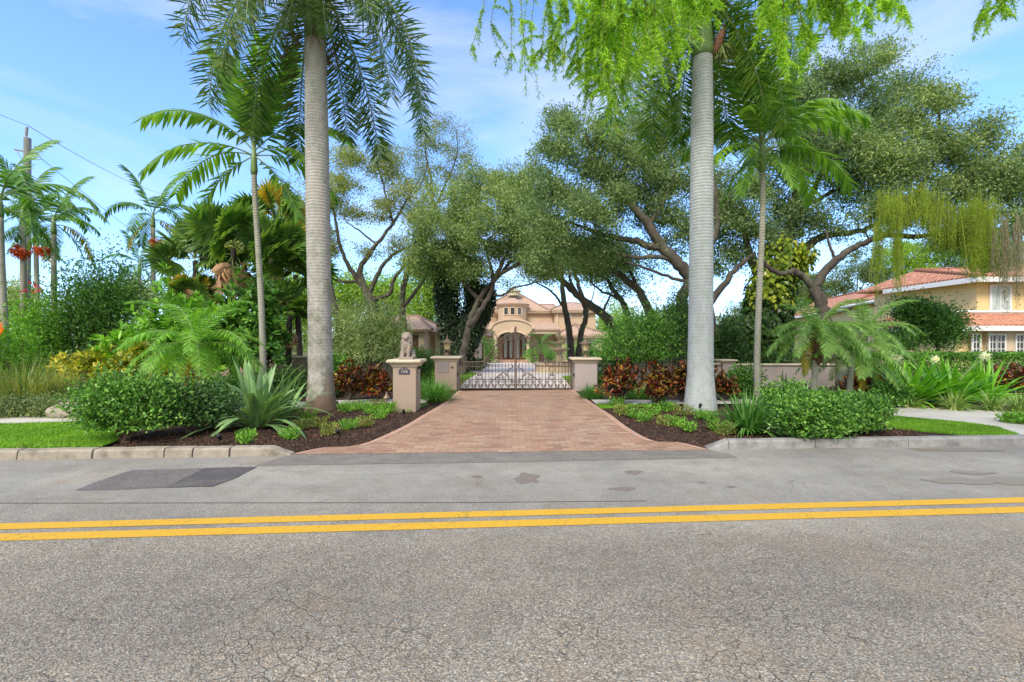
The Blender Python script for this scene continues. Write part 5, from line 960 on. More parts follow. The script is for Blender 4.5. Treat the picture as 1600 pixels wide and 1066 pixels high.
# two royal palms in front of the wall
def rf_(L, e, dr, sd, mt='royal'): return frond_mesh(L, R(e), dr, 170, .78, .034, .5, .45, .5, (mt, 'rachis'), .06, .8, rr=.035, seed=sd)
RF = [rf_(4.7, 50, 3.4, 1), rf_(4.6, 25, 3.0, 2), rf_(4.4, -5, 2.3, 3), rf_(4.0, -40, 1.4, 4), rf_(4.4, 75, 1.8, 5)]
RB = [rf_(4.3, 50, 3.4, 6, 'royal_bright'), rf_(4.2, 25, 3.0, 7, 'royal_bright'), rf_(4.2, -5, 2.3, 8, 'royal_bright'), rf_(3.9, -40, 1.4, 9, 'royal_bright'), rf_(4.2, 75, 1.8, 10, 'royal_bright')]
def royal(label, px, py, trunk, h, lean, spec, rs, V=None):
    g0 = G(px, py); t = thing('royal_palm', label, 'palm tree', (g0.x, g0.y, .04), 'tall royal palms flanking the drive'); zz = np.array([0, .08, .25, .6, 1.1, 1.8, 3, 4.5, 6, 7, h-.15, h]); rad = np.interp(zz, *rs)
    path = np.stack([lean*zz/h, zz*0, zz], 1); sp = []; b = MB(); Z = np.linspace(0, h, 90); rad = np.interp(Z, *rs)*(1+.006*np.sin(Z*37)); b.tube(np.stack([lean*Z/h, Z*0, Z], 1), rad, 28); b.build('trunk', MT[trunk], t, smooth=True)
    b = MB(); b.tube([(lean, 0, h-.05), (lean, 0, h+.1), (lean*1.05, 0, h+.6), (lean*1.1, 0, h+1.3), (lean*1.1, 0, h+1.8)], [rs[1][-1]*1.03, rs[1][-1]*1.08, rs[1][-1]*.95, .12, .05], 20); b.build('crownshaft', MT['crownshaft'], t, smooth=True)
    add_fronds(t, h+1.35, V or RF, spec, dx=lean*1.1, s=.92); return t
t = royal('royal palm with brown stained base and drooping feathery fronds, left of the drive', 502, 641, 'royal_trunk', 8.1, -.13,
  [(R(6), 1, 1), (R(-18), 2, .9), (R(26), 1, 1.05), (R(50), 3, 1.05), (R(180), 1, 1), (R(203), 0, .95), (R(152), 2, 1.0), (R(128), 3, 1.05), (R(82), 3, .9), (R(-75), 4, .75), (R(90), 4, .8), (R(-40), 0, .8), (R(-105), 1, .8), (R(-78), 0, .85), (R(215), 2, .85), (R(-80), 3, .42), (R(-112), 3, .48), (R(-50), 3, .5), (R(-140), 3, .5)], ([0, .1, .3, .8, 1.5, 2.5, 4, 6, 8.1], [.36, .335, .3, .26, .245, .24, .25, .24, .215]))
b = MB(); 
for k in range(60):
    a = rng.uniform(0, 6.28); p = Vector((math.cos(a)*.26-.2, math.sin(a)*.26, 8.02)); q = p+Vector((math.cos(a)*.35, math.sin(a)*.35, rng.uniform(-.5, .15))); b.tube([p, p.lerp(q, .5)+Vector((0, 0, .08)), q], .006, 4, caps=False)
b.build('flower_stalk', MT['fibre'], t)
t = royal('royal palm with smooth pale grey trunk and flared base, right of the drive', 1094, 641, 'royal_trunk_grey', 7.75, .05,
  [(R(178), 2, 1.), (R(205), 2, .95), (R(160), 1, 1), (R(5), 2, .95), (R(-25), 1, .85), (R(25), 1, .85), (R(95), 3, .85), (R(65), 2, .85), (R(130), 3, .95), (R(45), 3, .95), (R(195), 3, .8), (R(-8), 3, .85), (R(-90), 4, .7), (R(90), 4, .8), (R(240), 1, .8), (R(-60), 1, .8)], ([0, .1, .35, .8, 1.5, 2.5, 4, 6, 7.75], [.355, .35, .32, .275, .262, .252, .245, .235, .205]), RB)
b = MB(); c = np.array([.42, -.05, 7.95])
for k in range(240): a = rdir(1)[0]; a[2] = -abs(a[2])*.9; q = c+np.array([.1, 0, -.1])+a*np.array([.3, .25, .42])*rng.uniform(.4, 1); b.tube([c, (c+q)/2+np.array([0, 0, .05]), q], .005, 3, caps=False)
b.build('flower_stalk', MT['sage'], t)
b = MB(); b.tube([(.2, 0, 7.7), (.33, -.06, 7.85), (.4, -.1, 8.1), (.5, -.1, 8.35)], [.05, .09, .1, .02], 8); b.build('spathe', MT['fibre'], t, smooth=True)

# slim palms with broad arching leaflets
def slim_variants(L, ll, lw, mat, seed, nl=26, dr=1.7, lg=.7, rg=.25):
    return [frond_mesh(L, R(78), dr*.7, nl, ll, lw, .75, lg*.6, rg, (mat, 'rachis'), .18, .12, (.7, 1, .95, .8, .6), .02, seed, lprof=(.5, 1, .95, .5, 0), vee=.55),
            frond_mesh(L, R(52), dr, nl, ll, lw, .75, lg, rg, (mat, 'rachis'), .18, .12, (.7, 1, .95, .8, .6), .02, seed+1, lprof=(.5, 1, .95, .5, 0), vee=.5),
            frond_mesh(L, R(22), dr, nl, ll, lw, .7, lg, rg, (mat, 'rachis'), .18, .12, (.7, 1, .95, .8, .6), .02, seed+2, lprof=(.5, 1, .95, .5, 0), vee=.35),
            frond_mesh(L*.85, R(-30), dr*.7, nl, ll*.9, lw, .7, lg*1.3, rg, (mat, 'rachis'), .18, .12, (.7, 1, .95, .8, .6), .02, seed+3, lprof=(.5, 1, .95, .4, 0), vee=0)]
SV = slim_variants(2.5, .66, .08, 'palm_light', 20, 25, dr=1.25, lg=.35, rg=.4); SY = slim_variants(1.6, .5, .05, 'palm_yellow', 30, 18)
def slim(label, path, rad, spec, V, cz, group='slim palms', trunk='thin_trunk', shaft=(.085, .75), fruit=None, name='slim_palm', s=1., smat='crownshaft'):
    p0 = path[0]; t = thing(name, label, 'palm tree', p0, group); sp = smooth_path([Vector(p)-Vector(p0) for p in path], 6); b = MB(); b.tube(sp, np.linspace(rad[0], rad[1], len(sp)), 12); b.build('trunk', MT[trunk], t, smooth=True)
    top = Vector(sp[-1]); b = MB(); r, l = shaft; b.tube([top-Vector((0, 0, .03)), top+Vector((0, 0, l*.1)), top+Vector((0, 0, l*.5)), top+Vector((0, 0, l))], [rad[1]*1.05, r, r*.8, r*.35], 12); b.build('crownshaft', MT[smat], t, smooth=True)
    for az, v, sc_ in spec: inst('frond', V[v], t, (top.x, top.y, top.z+l*(.75 if v < 2 else .6)), (0, 0, az), sc_*s)
    if fruit:
        for (fx, fz, fr) in fruit:
            b = MB(); c = np.array(top)+np.array([fx, -.1, fz])
            for k in range(36): a = rdir(1)[0]; a[2] = -abs(a[2]); q = c+a*np.array([fr*1.1, fr*.8, fr*1.2])*rng.uniform(.6, 1.1); b.tube([c+np.array([0, 0, fr*.5]), c, q], .009, 3, caps=False)
            n = 420; a = rdir(n); a[:, 2] = -np.abs(a[:, 2])*.95+.15; Q = c+a*np.array([fr*1.1, fr*.8, fr*1.25])*rnd(n, .45, 1.1)[:, None]; b.leaves(Q, rdir(n), rdir(n), .07, .05, fold=.6); b.build('fruit_cluster', MT['fruit'], t)
    return t
D = 11.5; pth = [gx(411, 11.5), P(411, 560, D), P(408, 470, D), P(403, 380, D), P(398, 300, D), P(397, 272, D)]
slim('slim palm with wide airy fronds left of the brown-stained royal palm', pth, (.078, .06), [(R(10), 1, 1), (R(-5), 0, 1.1), (R(185), 0, 1.1), (R(60), 0, 1.1), (R(105), 0, .95), (R(150), 0, 1.1), (R(172), 2, 1.05), (R(190), 1, 1.1), (R(215), 2, 1), (R(-20), 2, .95), (R(-50), 0, 1.), (R(-90), 0, .8), (R(-15), 3, 1), (R(35), 2, .9), (R(195), 3, .9), (R(0), 0, 1.05), (R(175), 0, 1)], SV, 0)
D = 11.0; pth = [gx(1184, 11), P(1183, 560, D), P(1186, 460, D), P(1190, 380, D), P(1192, 310, D), P(1191, 268, D)]
SVd = slim_variants(2.15, .6, .06, 'palm_light', 40, 32, dr=1.4, lg=.5, rg=.4)
slim('slim palm with dark drooping crown right of the pale royal palm', pth, (.075, .06), [(R(0), 1, 1), (R(25), 2, 1), (R(-20), 1, 1), (R(50), 0, 1), (R(95), 0, 1), (R(140), 1, .95), (R(178), 1, .95), (R(200), 2, .9), (R(235), 1, .8), (R(-60), 1, .85), (R(-100), 0, .85), (R(170), 3, .8), (R(-150), 3, .75), (R(-70), 3, .7), (R(75), 1, 1), (R(10), 0, 1.1), (R(170), 0, 1.05), (R(-30), 0, 1.05), (R(215), 0, 1), (R(35), 1, 1.05), (R(-5), 2, 1.05)], SVd, 0, shaft=(.1, .8), s=1.08)
FV = slim_variants(2.5, .62, .06, 'palm', 60, 32, dr=1.6, lg=.5); FY = slim_variants(2.1, .5, .06, 'palm_yellow', 70, 24, dr=2.1)
def farpalm(label, px, pyc, D, fruit, s, lean=0, name='slim_palm', yellow=0):
    pth = [gx(px, D), P(px+lean*.4, 520, D), P(px+lean*.8, (pyc+520)/2, D), P(px+lean, pyc+20, D)]
    a0 = rng.uniform(0, 60); spec = [(R(a0+k*45+rng.uniform(-10, 10)), [1, 0, 1, 2, 1, 0, 2, 1][k % 8], rng.uniform(.9, 1.05)) for k in range(8)]+[(R(a0+20), 3, .8), (R(a0+190), 3, .8)]
    t = slim(label, pth, (.1, .075), spec, FV, 0, 'slim palms', 'thin_trunk', (.09, .6), fruit, s=s*.86)
    top = pth[-1]-Vector(pth[0])
    for k in range(yellow): inst('yellow_frond', FY[2+k % 2], t, (top.x, top.y, top.z+.3), (0, 0, R(a0+70+150*k)), s*.9)
    return t
farpalm('slender palm with orange-red fruit beside its stem, left of the tall slim palm', 241, 335, 19, [(.3, -.6, .3)], 1.05, -2, yellow=2)
farpalm('small palm low behind the slender fruiting palm', 222, 405, 27, None, .95, -4)
farpalm('palm with deep red fruit right of the utility pole', 85, 345, 16.5, [(-.28, -.55, .28)], 1.0, -1, yellow=1)
farpalm('palm with reddish stem close behind the red-fruited one', 62, 350, 19, [(-.5, -.4, .25)], 1.0, -6, yellow=1)
farpalm('big-fronded palm at the left edge of the view', 12, 318, 13, None, 1.15, -12)
farpalm('palm leaning in with orange fruit in front of the pole', 38, 330, 15, [(.02, -.9, .26)], .95, -2)

# clump of fan palms
def fan_leaf(r, nseg, pet, seed, mat='fan', droopt=.35, span=2.35):
    global rng; rng = np.random.default_rng(seed); b = MB(); b.tube([(0, 0, 0), (pet*.5, 0, .04), (pet, 0, -.05)], [.014, .012, .01], 5, mi=1); a = np.linspace(-span, span, nseg); n = nseg
    P0 = np.tile([pet, 0, -.05], (n, 1)); D_ = np.stack([np.cos(a), np.sin(a), .12*np.cos(a*9)*0+.15-.1*np.abs(a)/2], 1); S = np.stack([-np.sin(a), np.cos(a), .35*np.where(np.arange(n) % 2, 1, -1)], 1)
    b.strips(P0, D_, S, r*(1-.22*np.abs(a)/2.35)*rnd(n, .95, 1.05), r*.17, 4, rnd(n, .3, .9)*droopt*2.4, (.05, .55, 1, .5, 0), .1); o = b.build('fan_frond', [MT[mat], MT['rachis']]); me = o.data; bpy.data.objects.remove(o); return me
FL = [fan_leaf(.85, 34, .75, k, 'fan', .3+.1*k) for k in range(3)]; FLY = [fan_leaf(.85, 34, .7, 9, 'palm_yellow', .4)]; FD = [fan_leaf(.85, 16, .45, 12, 'dead', 2.2, .8), fan_leaf(.75, 14, .35, 13, 'dead', 2.6, .6)]
def fanpalm(label, px, py, D, s=1., nf=14, dead=24, seed=0, yl=0):
    global rng; rng = np.random.default_rng(seed+500); base = gx(px+rng.uniform(-6, 10), D); t = thing('fan_palm', label, 'palm tree', base, 'fan palms in one clump'); top = P(px, py, D)-base
    sp = smooth_path([(0, 0, 0), (top.x*.3, 0, top.z*.4), (top.x*.8, 0, top.z*.8), tuple(top)], 5); b = MB(); b.tube(sp, np.linspace(.1, .085, len(sp)), 10); b.build('trunk', MT['bark_dark'], t, smooth=True); rf = random.Random(seed)
    for k in range(nf):
        e = R(rf.uniform(-8, 78)); az = k*2.4+rf.uniform(-.3, .3); me = FL[k % 3] if k >= yl else FLY[0]; inst('fan_frond', me, t, top+Vector((0, 0, .1)), (rf.choice((-1, 1))*rf.uniform(.35, 1.3), -e, az), s*rf.uniform(.85, 1.1))
    for k in range(dead): inst('dead_frond', FD[k % 2], t, top+Vector((0, 0, -.2-.35*rf.random())), (rf.uniform(-1., 1.), R(rf.uniform(45, 80)), k*2.4+rf.uniform(-.4, .4)), s*rf.uniform(.8, 1.15))
    return t
fanpalm('fan palm at the left of the clump, brown skirt hanging', 305, 408, 16, .95, seed=1)
fanpalm('fan palm at the middle of the clump with widest bright fan', 365, 388, 15.5, 1.1, seed=2)
fanpalm('fan palm topping the clump with yellowing fronds', 432, 352, 17, 1.0, seed=3, yl=5)
fanpalm('fan palm behind the slim palm stem with a long dead skirt', 425, 405, 15.5, 1.0, seed=4, dead=16)
fanpalm('shorter fan palm at the right of the clump near the royal trunk', 462, 430, 16, .95, seed=5, dead=9)
fanpalm('low yellowish fan palm under the left of the clump', 298, 468, 15.5, .7, 14, 7, seed=6, yl=4)
fanpalm('low fan palm hanging fans near the brown-stained trunk', 452, 492, 15, .8, 14, 5, seed=7)

# pygmy date palms
DV = {}
def date_variants(mat, seed): return [frond_mesh(1.5, R(e), dr, 70, .27, .015, .55, .3, .3, (mat, 'rachis'), .1, .25, (.5, .9, 1, .8, .4), .011, seed+k, 2, .25, (.6, 1, 0)) for k, (e, dr) in enumerate(((70, 1.5), (45, 1.5), (22, 1.4), (0, 1.3)))]
DG = date_variants('date', 80); DB = date_variants('date_grey', 90); DY = date_variants('palm_yellow', 99)
def datepalm(label, px, py, D, V, s=1., n=30, yl=4, boots=False, gp='small feathery date palms', pb=None):
    base = gx(pb or px, D); t = thing('date_palm', label, 'palm tree', base, gp); top = P(px, py, D)-base; b = MB(); sp = smooth_path([(0, 0, 0), (top.x*.2, 0, top.z*.4), (top.x*.8, 0, top.z*.8), tuple(top)], 4)
    b.tube(sp, np.interp(np.linspace(0, 1, len(sp)), [0, .5, 1], [.075, .06, .075]), 12); b.build('trunk', MT['thin_trunk'], t, smooth=True)
    if boots:
        b = MB(); m = 150; a = rnd(m, 0, 6.28); z = rnd(m, -.75, 0); r_ = .07+.07*np.clip(z+.75, 0, .75)/.75; Q = np.stack([np.cos(a)*r_, np.sin(a)*r_, z], 1)+np.array(top); A = nrm(np.stack([np.cos(a), np.sin(a), a*0+rnd(m, .4, 1.4)], 1)); b.strips(Q, A, np.stack([-np.sin(a), np.cos(a), a*0], 1), rnd(m, .08, .2), .035, 2, .2, (1, .7, .3), .3)
        b.tube([tuple(top+Vector((0, 0, -.75))), tuple(top+Vector((0, 0, -.3))), tuple(top)], [.07, .12, .13], 10); b.build('old_leaf_bases', MT['fibre'], t)
    rf = random.Random(int(px))
    for k in range(n): v = [0, 1, 1, 2, 2, 3][k % 6]; inst('frond', V[v], t, top, (0, 0, k*2.399+rf.uniform(-.2, .2)), s*rf.uniform(.85, 1.08))
    for k in range(yl): inst('yellow_frond', DY[3], t, top-Vector((0, 0, .06)), (R(rf.uniform(-8, 8)), R(35), rf.uniform(0, 6.28)), s*.75)
    return t
datepalm('small date palm with bright arching fronds and yellow lower ones, left bed', 308, 540, 9.4, DG, 1.0, 34, 10, pb=312)
datepalm('small date palm with shaggy brown trunk before the mauve wall', 1276, 520, 10.6, DB, .88, 34, 2, True, pb=1272)
datepalm('small date palm with bare pale stem right of the shaggy one', 1332, 552, 10.8, DB, .9, 32, 1, pb=1327)
datepalm('date palm clump head leaning right behind the bare-stemmed one', 1352, 520, 12.2, DB, .92, 26, 0, pb=1345)

# ================================================================ shrubs and bedding
def base_of(x, y): return Vector((x, y, float(bed_h(np.array([[x]]), np.array([[y]]))[0, 0]) if y < 14 and kl(x)+.1 < y and -7 < x < 6.5 else (.11 if y < 17 else gz(y))))
def shrub(name, label, px, pyb, rx, h, leaf, n, lsz, D=None, ry=None, stems=6, zc=.55, lobes=7, cat='shrub', group=None, whorl=0, lw=.45, stem='stem', flowers=None, seed=0, shell=.55, low=.15, up=.3):
    global rng; rng = np.random.default_rng(900+seed); g0 = base_of(*(tuple(G(px, pyb))[:2])) if D is None else base_of((px-800)/F*D, D); ry = ry or rx
    t = thing(name, label, cat, g0, group); b = MB(); K = max(1, lobes); lc = []; 
    for k in range(K):
        a = k*2.4; r = .55*math.sqrt((k+.3)/K); lc.append((rx*r*math.cos(a), ry*r*math.sin(a), h*(zc+.18*rng.uniform(-1, 1)), rng.uniform(.42, .62)))
    tips = []
    for k in range(stems):
        c = lc[k % K]; p = [(rng.normal()*.04*rx, rng.normal()*.04, -.02), (c[0]*.4+rng.normal()*.05, c[1]*.4, h*.25), (c[0]*.9, c[1]*.9, h*.6)]; b.tube(smooth_path(p, 3), np.linspace(.022, .009, 7)*max(.6, min(1.6, h)), 5)
        for q_ in range(3): a = np.array(p[2]); e = a+rdir(1)[0]*np.array([rx*.35, ry*.35, h*.25]); b.tube([p[1], a*.7+e*.3, e], [.009, .006, .003], 4, caps=False)
    b.build('stems', MT[stem], t)
    ci = rng.integers(0, K, n); LC = np.array(lc); cen = LC[ci, :3]; s_ = LC[ci, 3]; dr = rdir(n); rad = shell+(1-shell)*rnd(n)**.7; rad = np.where(rnd(n) < .25, rnd(n)**.5*.8, rad)
    lump = 1+.26*np.sin(dr[:, 0]*7+ci*2)+.18*np.sin(dr[:, 1]*6+dr[:, 2]*8+ci)+.12*np.sin(dr[:, 0]*17+dr[:, 2]*15)
    Q = cen+dr*(rad*lump)[:, None]*np.stack([s_*rx, s_*ry, s_*h*.85], 1); Q[:, 2] = np.clip(Q[:, 2], low*h+rnd(n)*.1*h, None)
    if whorl:
        m = n//whorl; Q = np.repeat(Q[:m], whorl, 0); ax = np.repeat(nrm(dr[:m]*.6+np.array([0, 0, .8])), whorl, 0); A = nrm(rdir(m*whorl)+ax*.7); b = MB(); k = len(Q)
        b.strips(Q, A, np.cross(A, ax), rnd(k, .7, 1.2)*lsz, lsz*lw, 3, .45, (.2, .8, 1, 0), .15)
    else:
        A = nrm(dr*.5+rdir(n)*.8+np.array([0, 0, up])); b = MB(); k = n; b.leaves(Q, A, perp(A, .9), rnd(n, .7, 1.3)*lsz, rnd(n, .8, 1.2)*lsz*lw)
    b.build('foliage', MT[leaf], t)
    if flowers:
        fm, fn, fs, boxf = flowers; b = MB(); x0, x1, z0, z1 = boxf
        for _ in range(fn): c = np.array([rng.uniform(x0, x1), -ry*rng.uniform(.55, .95), rng.uniform(z0, z1)]); m = 14; A = rdir(m); b = MB(); b.leaves(c+A*fs*.3, A, rdir(m), fs*1.4, fs*.8); b.build('blossom', MT[fm], t)
    return t
def blades(name, label, px, pyb, L, W_, n, leaf, cat='plant', group=None, D=None, spread=1., grav=1.1, seg=6, rb=.12, emin=35, emax=85, fold=.18, prof=(.6, 1, 1, .8, .35, 0), seed=0, flowers=0, sx=1.):
    global rng; rng = np.random.default_rng(1500+seed); g0 = base_of(*(tuple(G(px, pyb))[:2])) if D is None else base_of((px-800)/F*D, D); t = thing(name, label, cat, g0, group)
    a = rnd(n, 0, 6.283); e = np.radians(rnd(n, emin, emax)); P0 = np.stack([np.cos(a)*rb*rnd(n)*sx, np.sin(a)*rb*rnd(n), np.zeros(n)], 1); D_ = np.stack([np.cos(a)*np.cos(e)*spread, np.sin(a)*np.cos(e)*spread, np.sin(e)], 1)
    b = MB(); b.strips(P0, D_, np.stack([-np.sin(a), np.cos(a), a*0], 1), L*rnd(n, .65, 1.1), W_*rnd(n, .8, 1.15), seg, grav*rnd(n, .5, 1.4), prof, fold); b.build('leaves', MT[leaf], t)
    for k in range(flowers):
        x, z = (-.35 if k == 0 else .5)*L*rng.uniform(.8, 1), L*rng.uniform(.72, .85); b = MB(); b.tube([(0, 0, 0), (x*.4, -.1, z*.6), (x, -.2, z)], .012, 5); b.build('flower_stem', MT['rachis'], t)
        m = 130; A = nrm(rdir(m)+np.array([0, 0, .3])); b = MB(); b.strips(np.tile([x, -.2, z], (m, 1)), A, rdir(m), rnd(m, .09, .16), .018, 3, .8, (.6, 1, .5, 0)); b.build('flower_head', MT['flower_white'], t)
    return t
# ---- left side, back to front
shrub('bougainvillea', 'tall leafy bush with crimson blossoms at far left under the palms', 150, 0, 2.0, 3.95, 'shrub', 17000, .11, D=16, ry=1.6, stems=9, lobes=10, seed=1, zc=.6, flowers=('flower_red', 9, .04, (-1.15, -.6, 3.05, 3.45)), low=.05)
shrub('bougainvillea', 'airy bright bush top left of the crimson-flowered bush', 55, 0, 1.2, 2.9, 'shrub_bright', 6000, .11, D=15, stems=6, lobes=6, seed=2, low=.1)
shrub('flowering_shrub', 'shrub with orange blossoms at the left edge of the view', 8, 0, .9, 2.1, 'shrub_bright', 4500, .09, D=12, stems=5, lobes=5, seed=3, flowers=('flower_orange', 9, .06, (-.3, .5, 1.5, 1.95)))
blades('ornamental_grass', 'fine tangled olive-green grass mound at the left edge', 38, 0, 1.35, .012, 1500, 'grassy', 'grass clump', D=9.8, grav=1.9, seg=5, rb=.45, emin=20, emax=88, fold=0, seed=1, sx=1.6)
blades('ornamental_grass', 'second smaller fine grass mound left of the yellow foliage', 92, 0, .95, .012, 900, 'grassy', 'grass clump', D=10.6, grav=1.9, seg=5, rb=.35, emin=20, emax=88, fold=0, seed=2)
shrub('shrub_mass', 'dark shrub low behind the left yellow-leaved croton', 175, 0, 1.7, 1.5, 'shrub_dark', 6000, .1, D=13.6, ry=.8, seed=4, lobes=6)
def crot(name, label, px, pyb, rx, h, leaf, n, D=None, seed=0, group=None, lsz=.14, lw=.3, stems=14, up=1.0, low=.34): return shrub(name, label, px, pyb, rx, h, leaf, n, lsz, D=D, stems=stems, zc=.66, lobes=7, group=group, whorl=11, lw=lw, stem='bark', seed=seed, low=low, shell=.5)
crot('yellow_croton', 'yellow-leaved croton left of the small bright date palm', 205, 0, .85, 1.05, 'croton_yellow', 4200, 11.4, 5, 'yellow crotons of the left garden', .17)
crot('yellow_croton', 'yellow-leaved croton beside the fine grass mounds', 140, 0, .85, 1.0, 'croton_yellow', 4200, 11.8, 6, 'yellow crotons of the left garden', .17)
crot('yellow_croton', 'small yellow-leaved croton nearest the small bright date palm', 252, 0, .5, .85, 'croton_yellow', 1600, 11.0, 7, 'yellow crotons of the left garden', .15)
shrub('ground_cover', 'grey-green creeping ground cover bank behind the left lawn', 60, 0, 1.9, .42, 'cover', 9000, .06, D=9.1, ry=.45, stems=3, seed=8, lobes=9, zc=.4, low=0)
shrub('ground_cover', 'grey-green ground cover rising to the yellow crotons', 130, 0, 1.3, .62, 'cover', 9000, .06, D=10.1, ry=.7, stems=3, seed=9, lobes=9, zc=.4, low=0)
t = thing('garden_rock', 'rounded tan boulder under the fine grass at far left', 'rock', base_of(-8.6, 9.0)); b = MB(); b.ell((0, 0, .12), (.42, .28, .19), 20); o = b.build('boulder', MT['rock'], t, smooth=True)
for v in o.data.vertices: v.co += Vector(v.co).normalized()*.05*math.sin(v.co.x*13+v.co.z*9)*math.cos(v.co.y*11)
shrub('plumeria_bush', 'rounded bush of glossy leaf rosettes behind the bright date palm', 300, 0, 1.35, 2.35, 'shrub_bright', 4600, .26, D=12.6, ry=1.0, whorl=11, lw=.3, stems=12, zc=.66, lobes=8, seed=10, low=.25)
shrub('plumeria_bush', 'taller bush of glossy leaf rosettes right of the slim palm stem', 410, 0, .75, 2.75, 'shrub', 2800, .26, D=13.2, ry=.8, whorl=11, lw=.3, stems=9, zc=.74, lobes=6, seed=11, low=.3)
shrub('plumeria_bush', 'glossy rosette bush left of the slim palm stem, behind the first', 365, 0, .6, 2.7, 'shrub', 2200, .26, D=13.5, ry=.8, whorl=11, lw=.3, stems=9, zc=.74, lobes=5, seed=12, low=.3)
shrub('frangipani', 'bush of long narrow leaves left of the bright date palm', 215, 0, .85, 1.75, 'shrub_bright', 2600, .26, D=12.0, whorl=10, lw=.24, stems=8, zc=.66, lobes=5, seed=13, low=.25)
shrub('hedge_shrub', 'dark green shrub under the wall behind the strap-leaved plant', 430, 0, 1.9, .72, 'shrub_dark', 7000, .08, D=12.6, ry=.5, seed=14, lobes=9, low=0)
shrub('hedge_shrub', 'dark green shrub between bright date palm and strap-leaved plant', 350, 0, 1.0, .68, 'shrub', 4000, .08, D=11.0, ry=.5, seed=15, lobes=6, low=0)
IX = dict(stems=12, lobes=9, low=.08, shell=.45, stem='twig_pale')
shrub('ixora_shrub', 'large glossy dark green shrub by the kerb at the left lawn', 196, 688, .88, .95, 'shrub', 8500, .065, ry=.6, seed=16, group='glossy low shrubs beside the kerb', lw=.55, **{**IX, 'low': .2, 'stems': 20, 'stem': 'stem'})
shrub('ixora_shrub', 'glossy dark green shrub next to the strap-leaved plant', 300, 678, .78, .8, 'shrub_dark', 7000, .065, ry=.55, seed=17, group='glossy low shrubs beside the kerb', lw=.55, **{**IX, 'low': .2, 'stems': 18, 'stem': 'stem'})
blades('lily_plant', 'big grey-green strap-leaved plant left of the stained palm', 402, 668, 1.3, .115, 80, 'blade_grey', 'plant', emin=10, emax=84, grav=1.3, rb=.16, seed=3, prof=(.35, .55, .8, 1, .8, 0))
blades('lily_plant', 'smaller grey-green strap-leaved clump behind the big one', 440, 655, 1.0, .095, 36, 'blade_grey', 'plant', emin=40, emax=86, grav=1.0, rb=.14, seed=4)
shrub('oleander', 'loose olive-green oleander bush with pale stems left of the lion', 588, 0, 1.15, 2.25, 'sage', 11000, .12, D=13.6, ry=.8, stems=22, zc=.7, lobes=9, lw=.22, stem='twig_pale', seed=18, low=.42)
shrub('oleander', 'olive-green oleander close right of the stained palm', 540, 0, .8, 2.1, 'sage', 6500, .12, D=14.2, ry=.7, stems=10, zc=.66, lobes=7, lw=.22, stem='twig_pale', seed=19, low=.28)
shrub('hedge_shrub', 'bright leafy shrub at the wall just right of the stained trunk', 525, 0, .55, 1.0, 'shrub', 3000, .11, D=13.2, seed=20, low=.05)
RC = 'red crotons beside the pavement'
crot('red_croton', 'red and orange croton just right of the stained palm', 546, 627, .44, .78, 'croton_red', 1300, seed=21, group=RC)
crot('red_croton', 'dark red croton touching the lion pillar on its left', 590, 629, .46, .82, 'croton_red', 1500, seed=22, group=RC)
crot('red_croton', 'vivid red croton nearest the right gate pillar', 968, 634, .55, .78, 'croton_red', 1500, seed=23, group=RC)
crot('red_croton', 'orange-leaved croton midway to the pale palm', 1030, 635, .46, .76, 'croton_red', 1300, seed=24, group=RC)
crot('red_croton', 'red croton half hidden at the left of the pale palm', 1066, 630, .42, .82, 'croton_red', 1300, seed=25, group=RC)
crot('red_croton', 'red croton showing at the right of the pale palm', 1128, 628, .38, .72, 'croton_red', 1100, seed=26, group=RC)
crot('red_croton', 'small red croton far behind at the wall, right of the lily', 505, 0, .3, .6, 'croton_red', 500, 12.4, 27, RC)
crot('red_croton', 'red-brown croton by the hedge at the right edge', 1580, 0, .75, .72, 'croton_red', 2000, 12.2, 28, RC)
crot('red_croton', 'dark red croton under the bare-stemmed date palm', 1350, 0, .6, .55, 'croton_red', 1300, 12.0, 29, RC)
LG = 'dark lilyturf clumps at the gate'
blades('lilyturf', 'dark green lilyturf clump at the plaqued gate pillar', 682, 626, .62, .016, 520, 'liriope', 'plant', LG, rb=.38, emin=35, emax=88, grav=1.2, fold=0, seg=4, seed=5)
blades('lilyturf', 'dark green lilyturf clump between lion pillar and gate pillar', 655, 622, .55, .016, 380, 'liriope', 'plant', LG, rb=.3, emin=35, emax=88, grav=1.2, fold=0, seg=4, seed=6)
blades('lilyturf', 'bright lilyturf clump at the plain gate pillar', 925, 622, .42, .016, 420, 'liriope', 'plant', LG, rb=.36, emin=35, emax=88, grav=1.2, fold=0, seg=4, seed=7)
blades('lilyturf', 'lilyturf clump between the two nearest red crotons', 998, 622, .42, .016, 420, 'liriope', 'plant', LG, rb=.42, emin=35, emax=88, grav=1.2, fold=0, seg=4, seed=8)
shrub('boxwood_hedge', 'dark clipped hedge between lion pillar and gate pillar', 652, 0, 1.0, 1.15, 'shrub_dark', 6500, .07, D=15.8, ry=.5, seed=30, lobes=8, low=0)
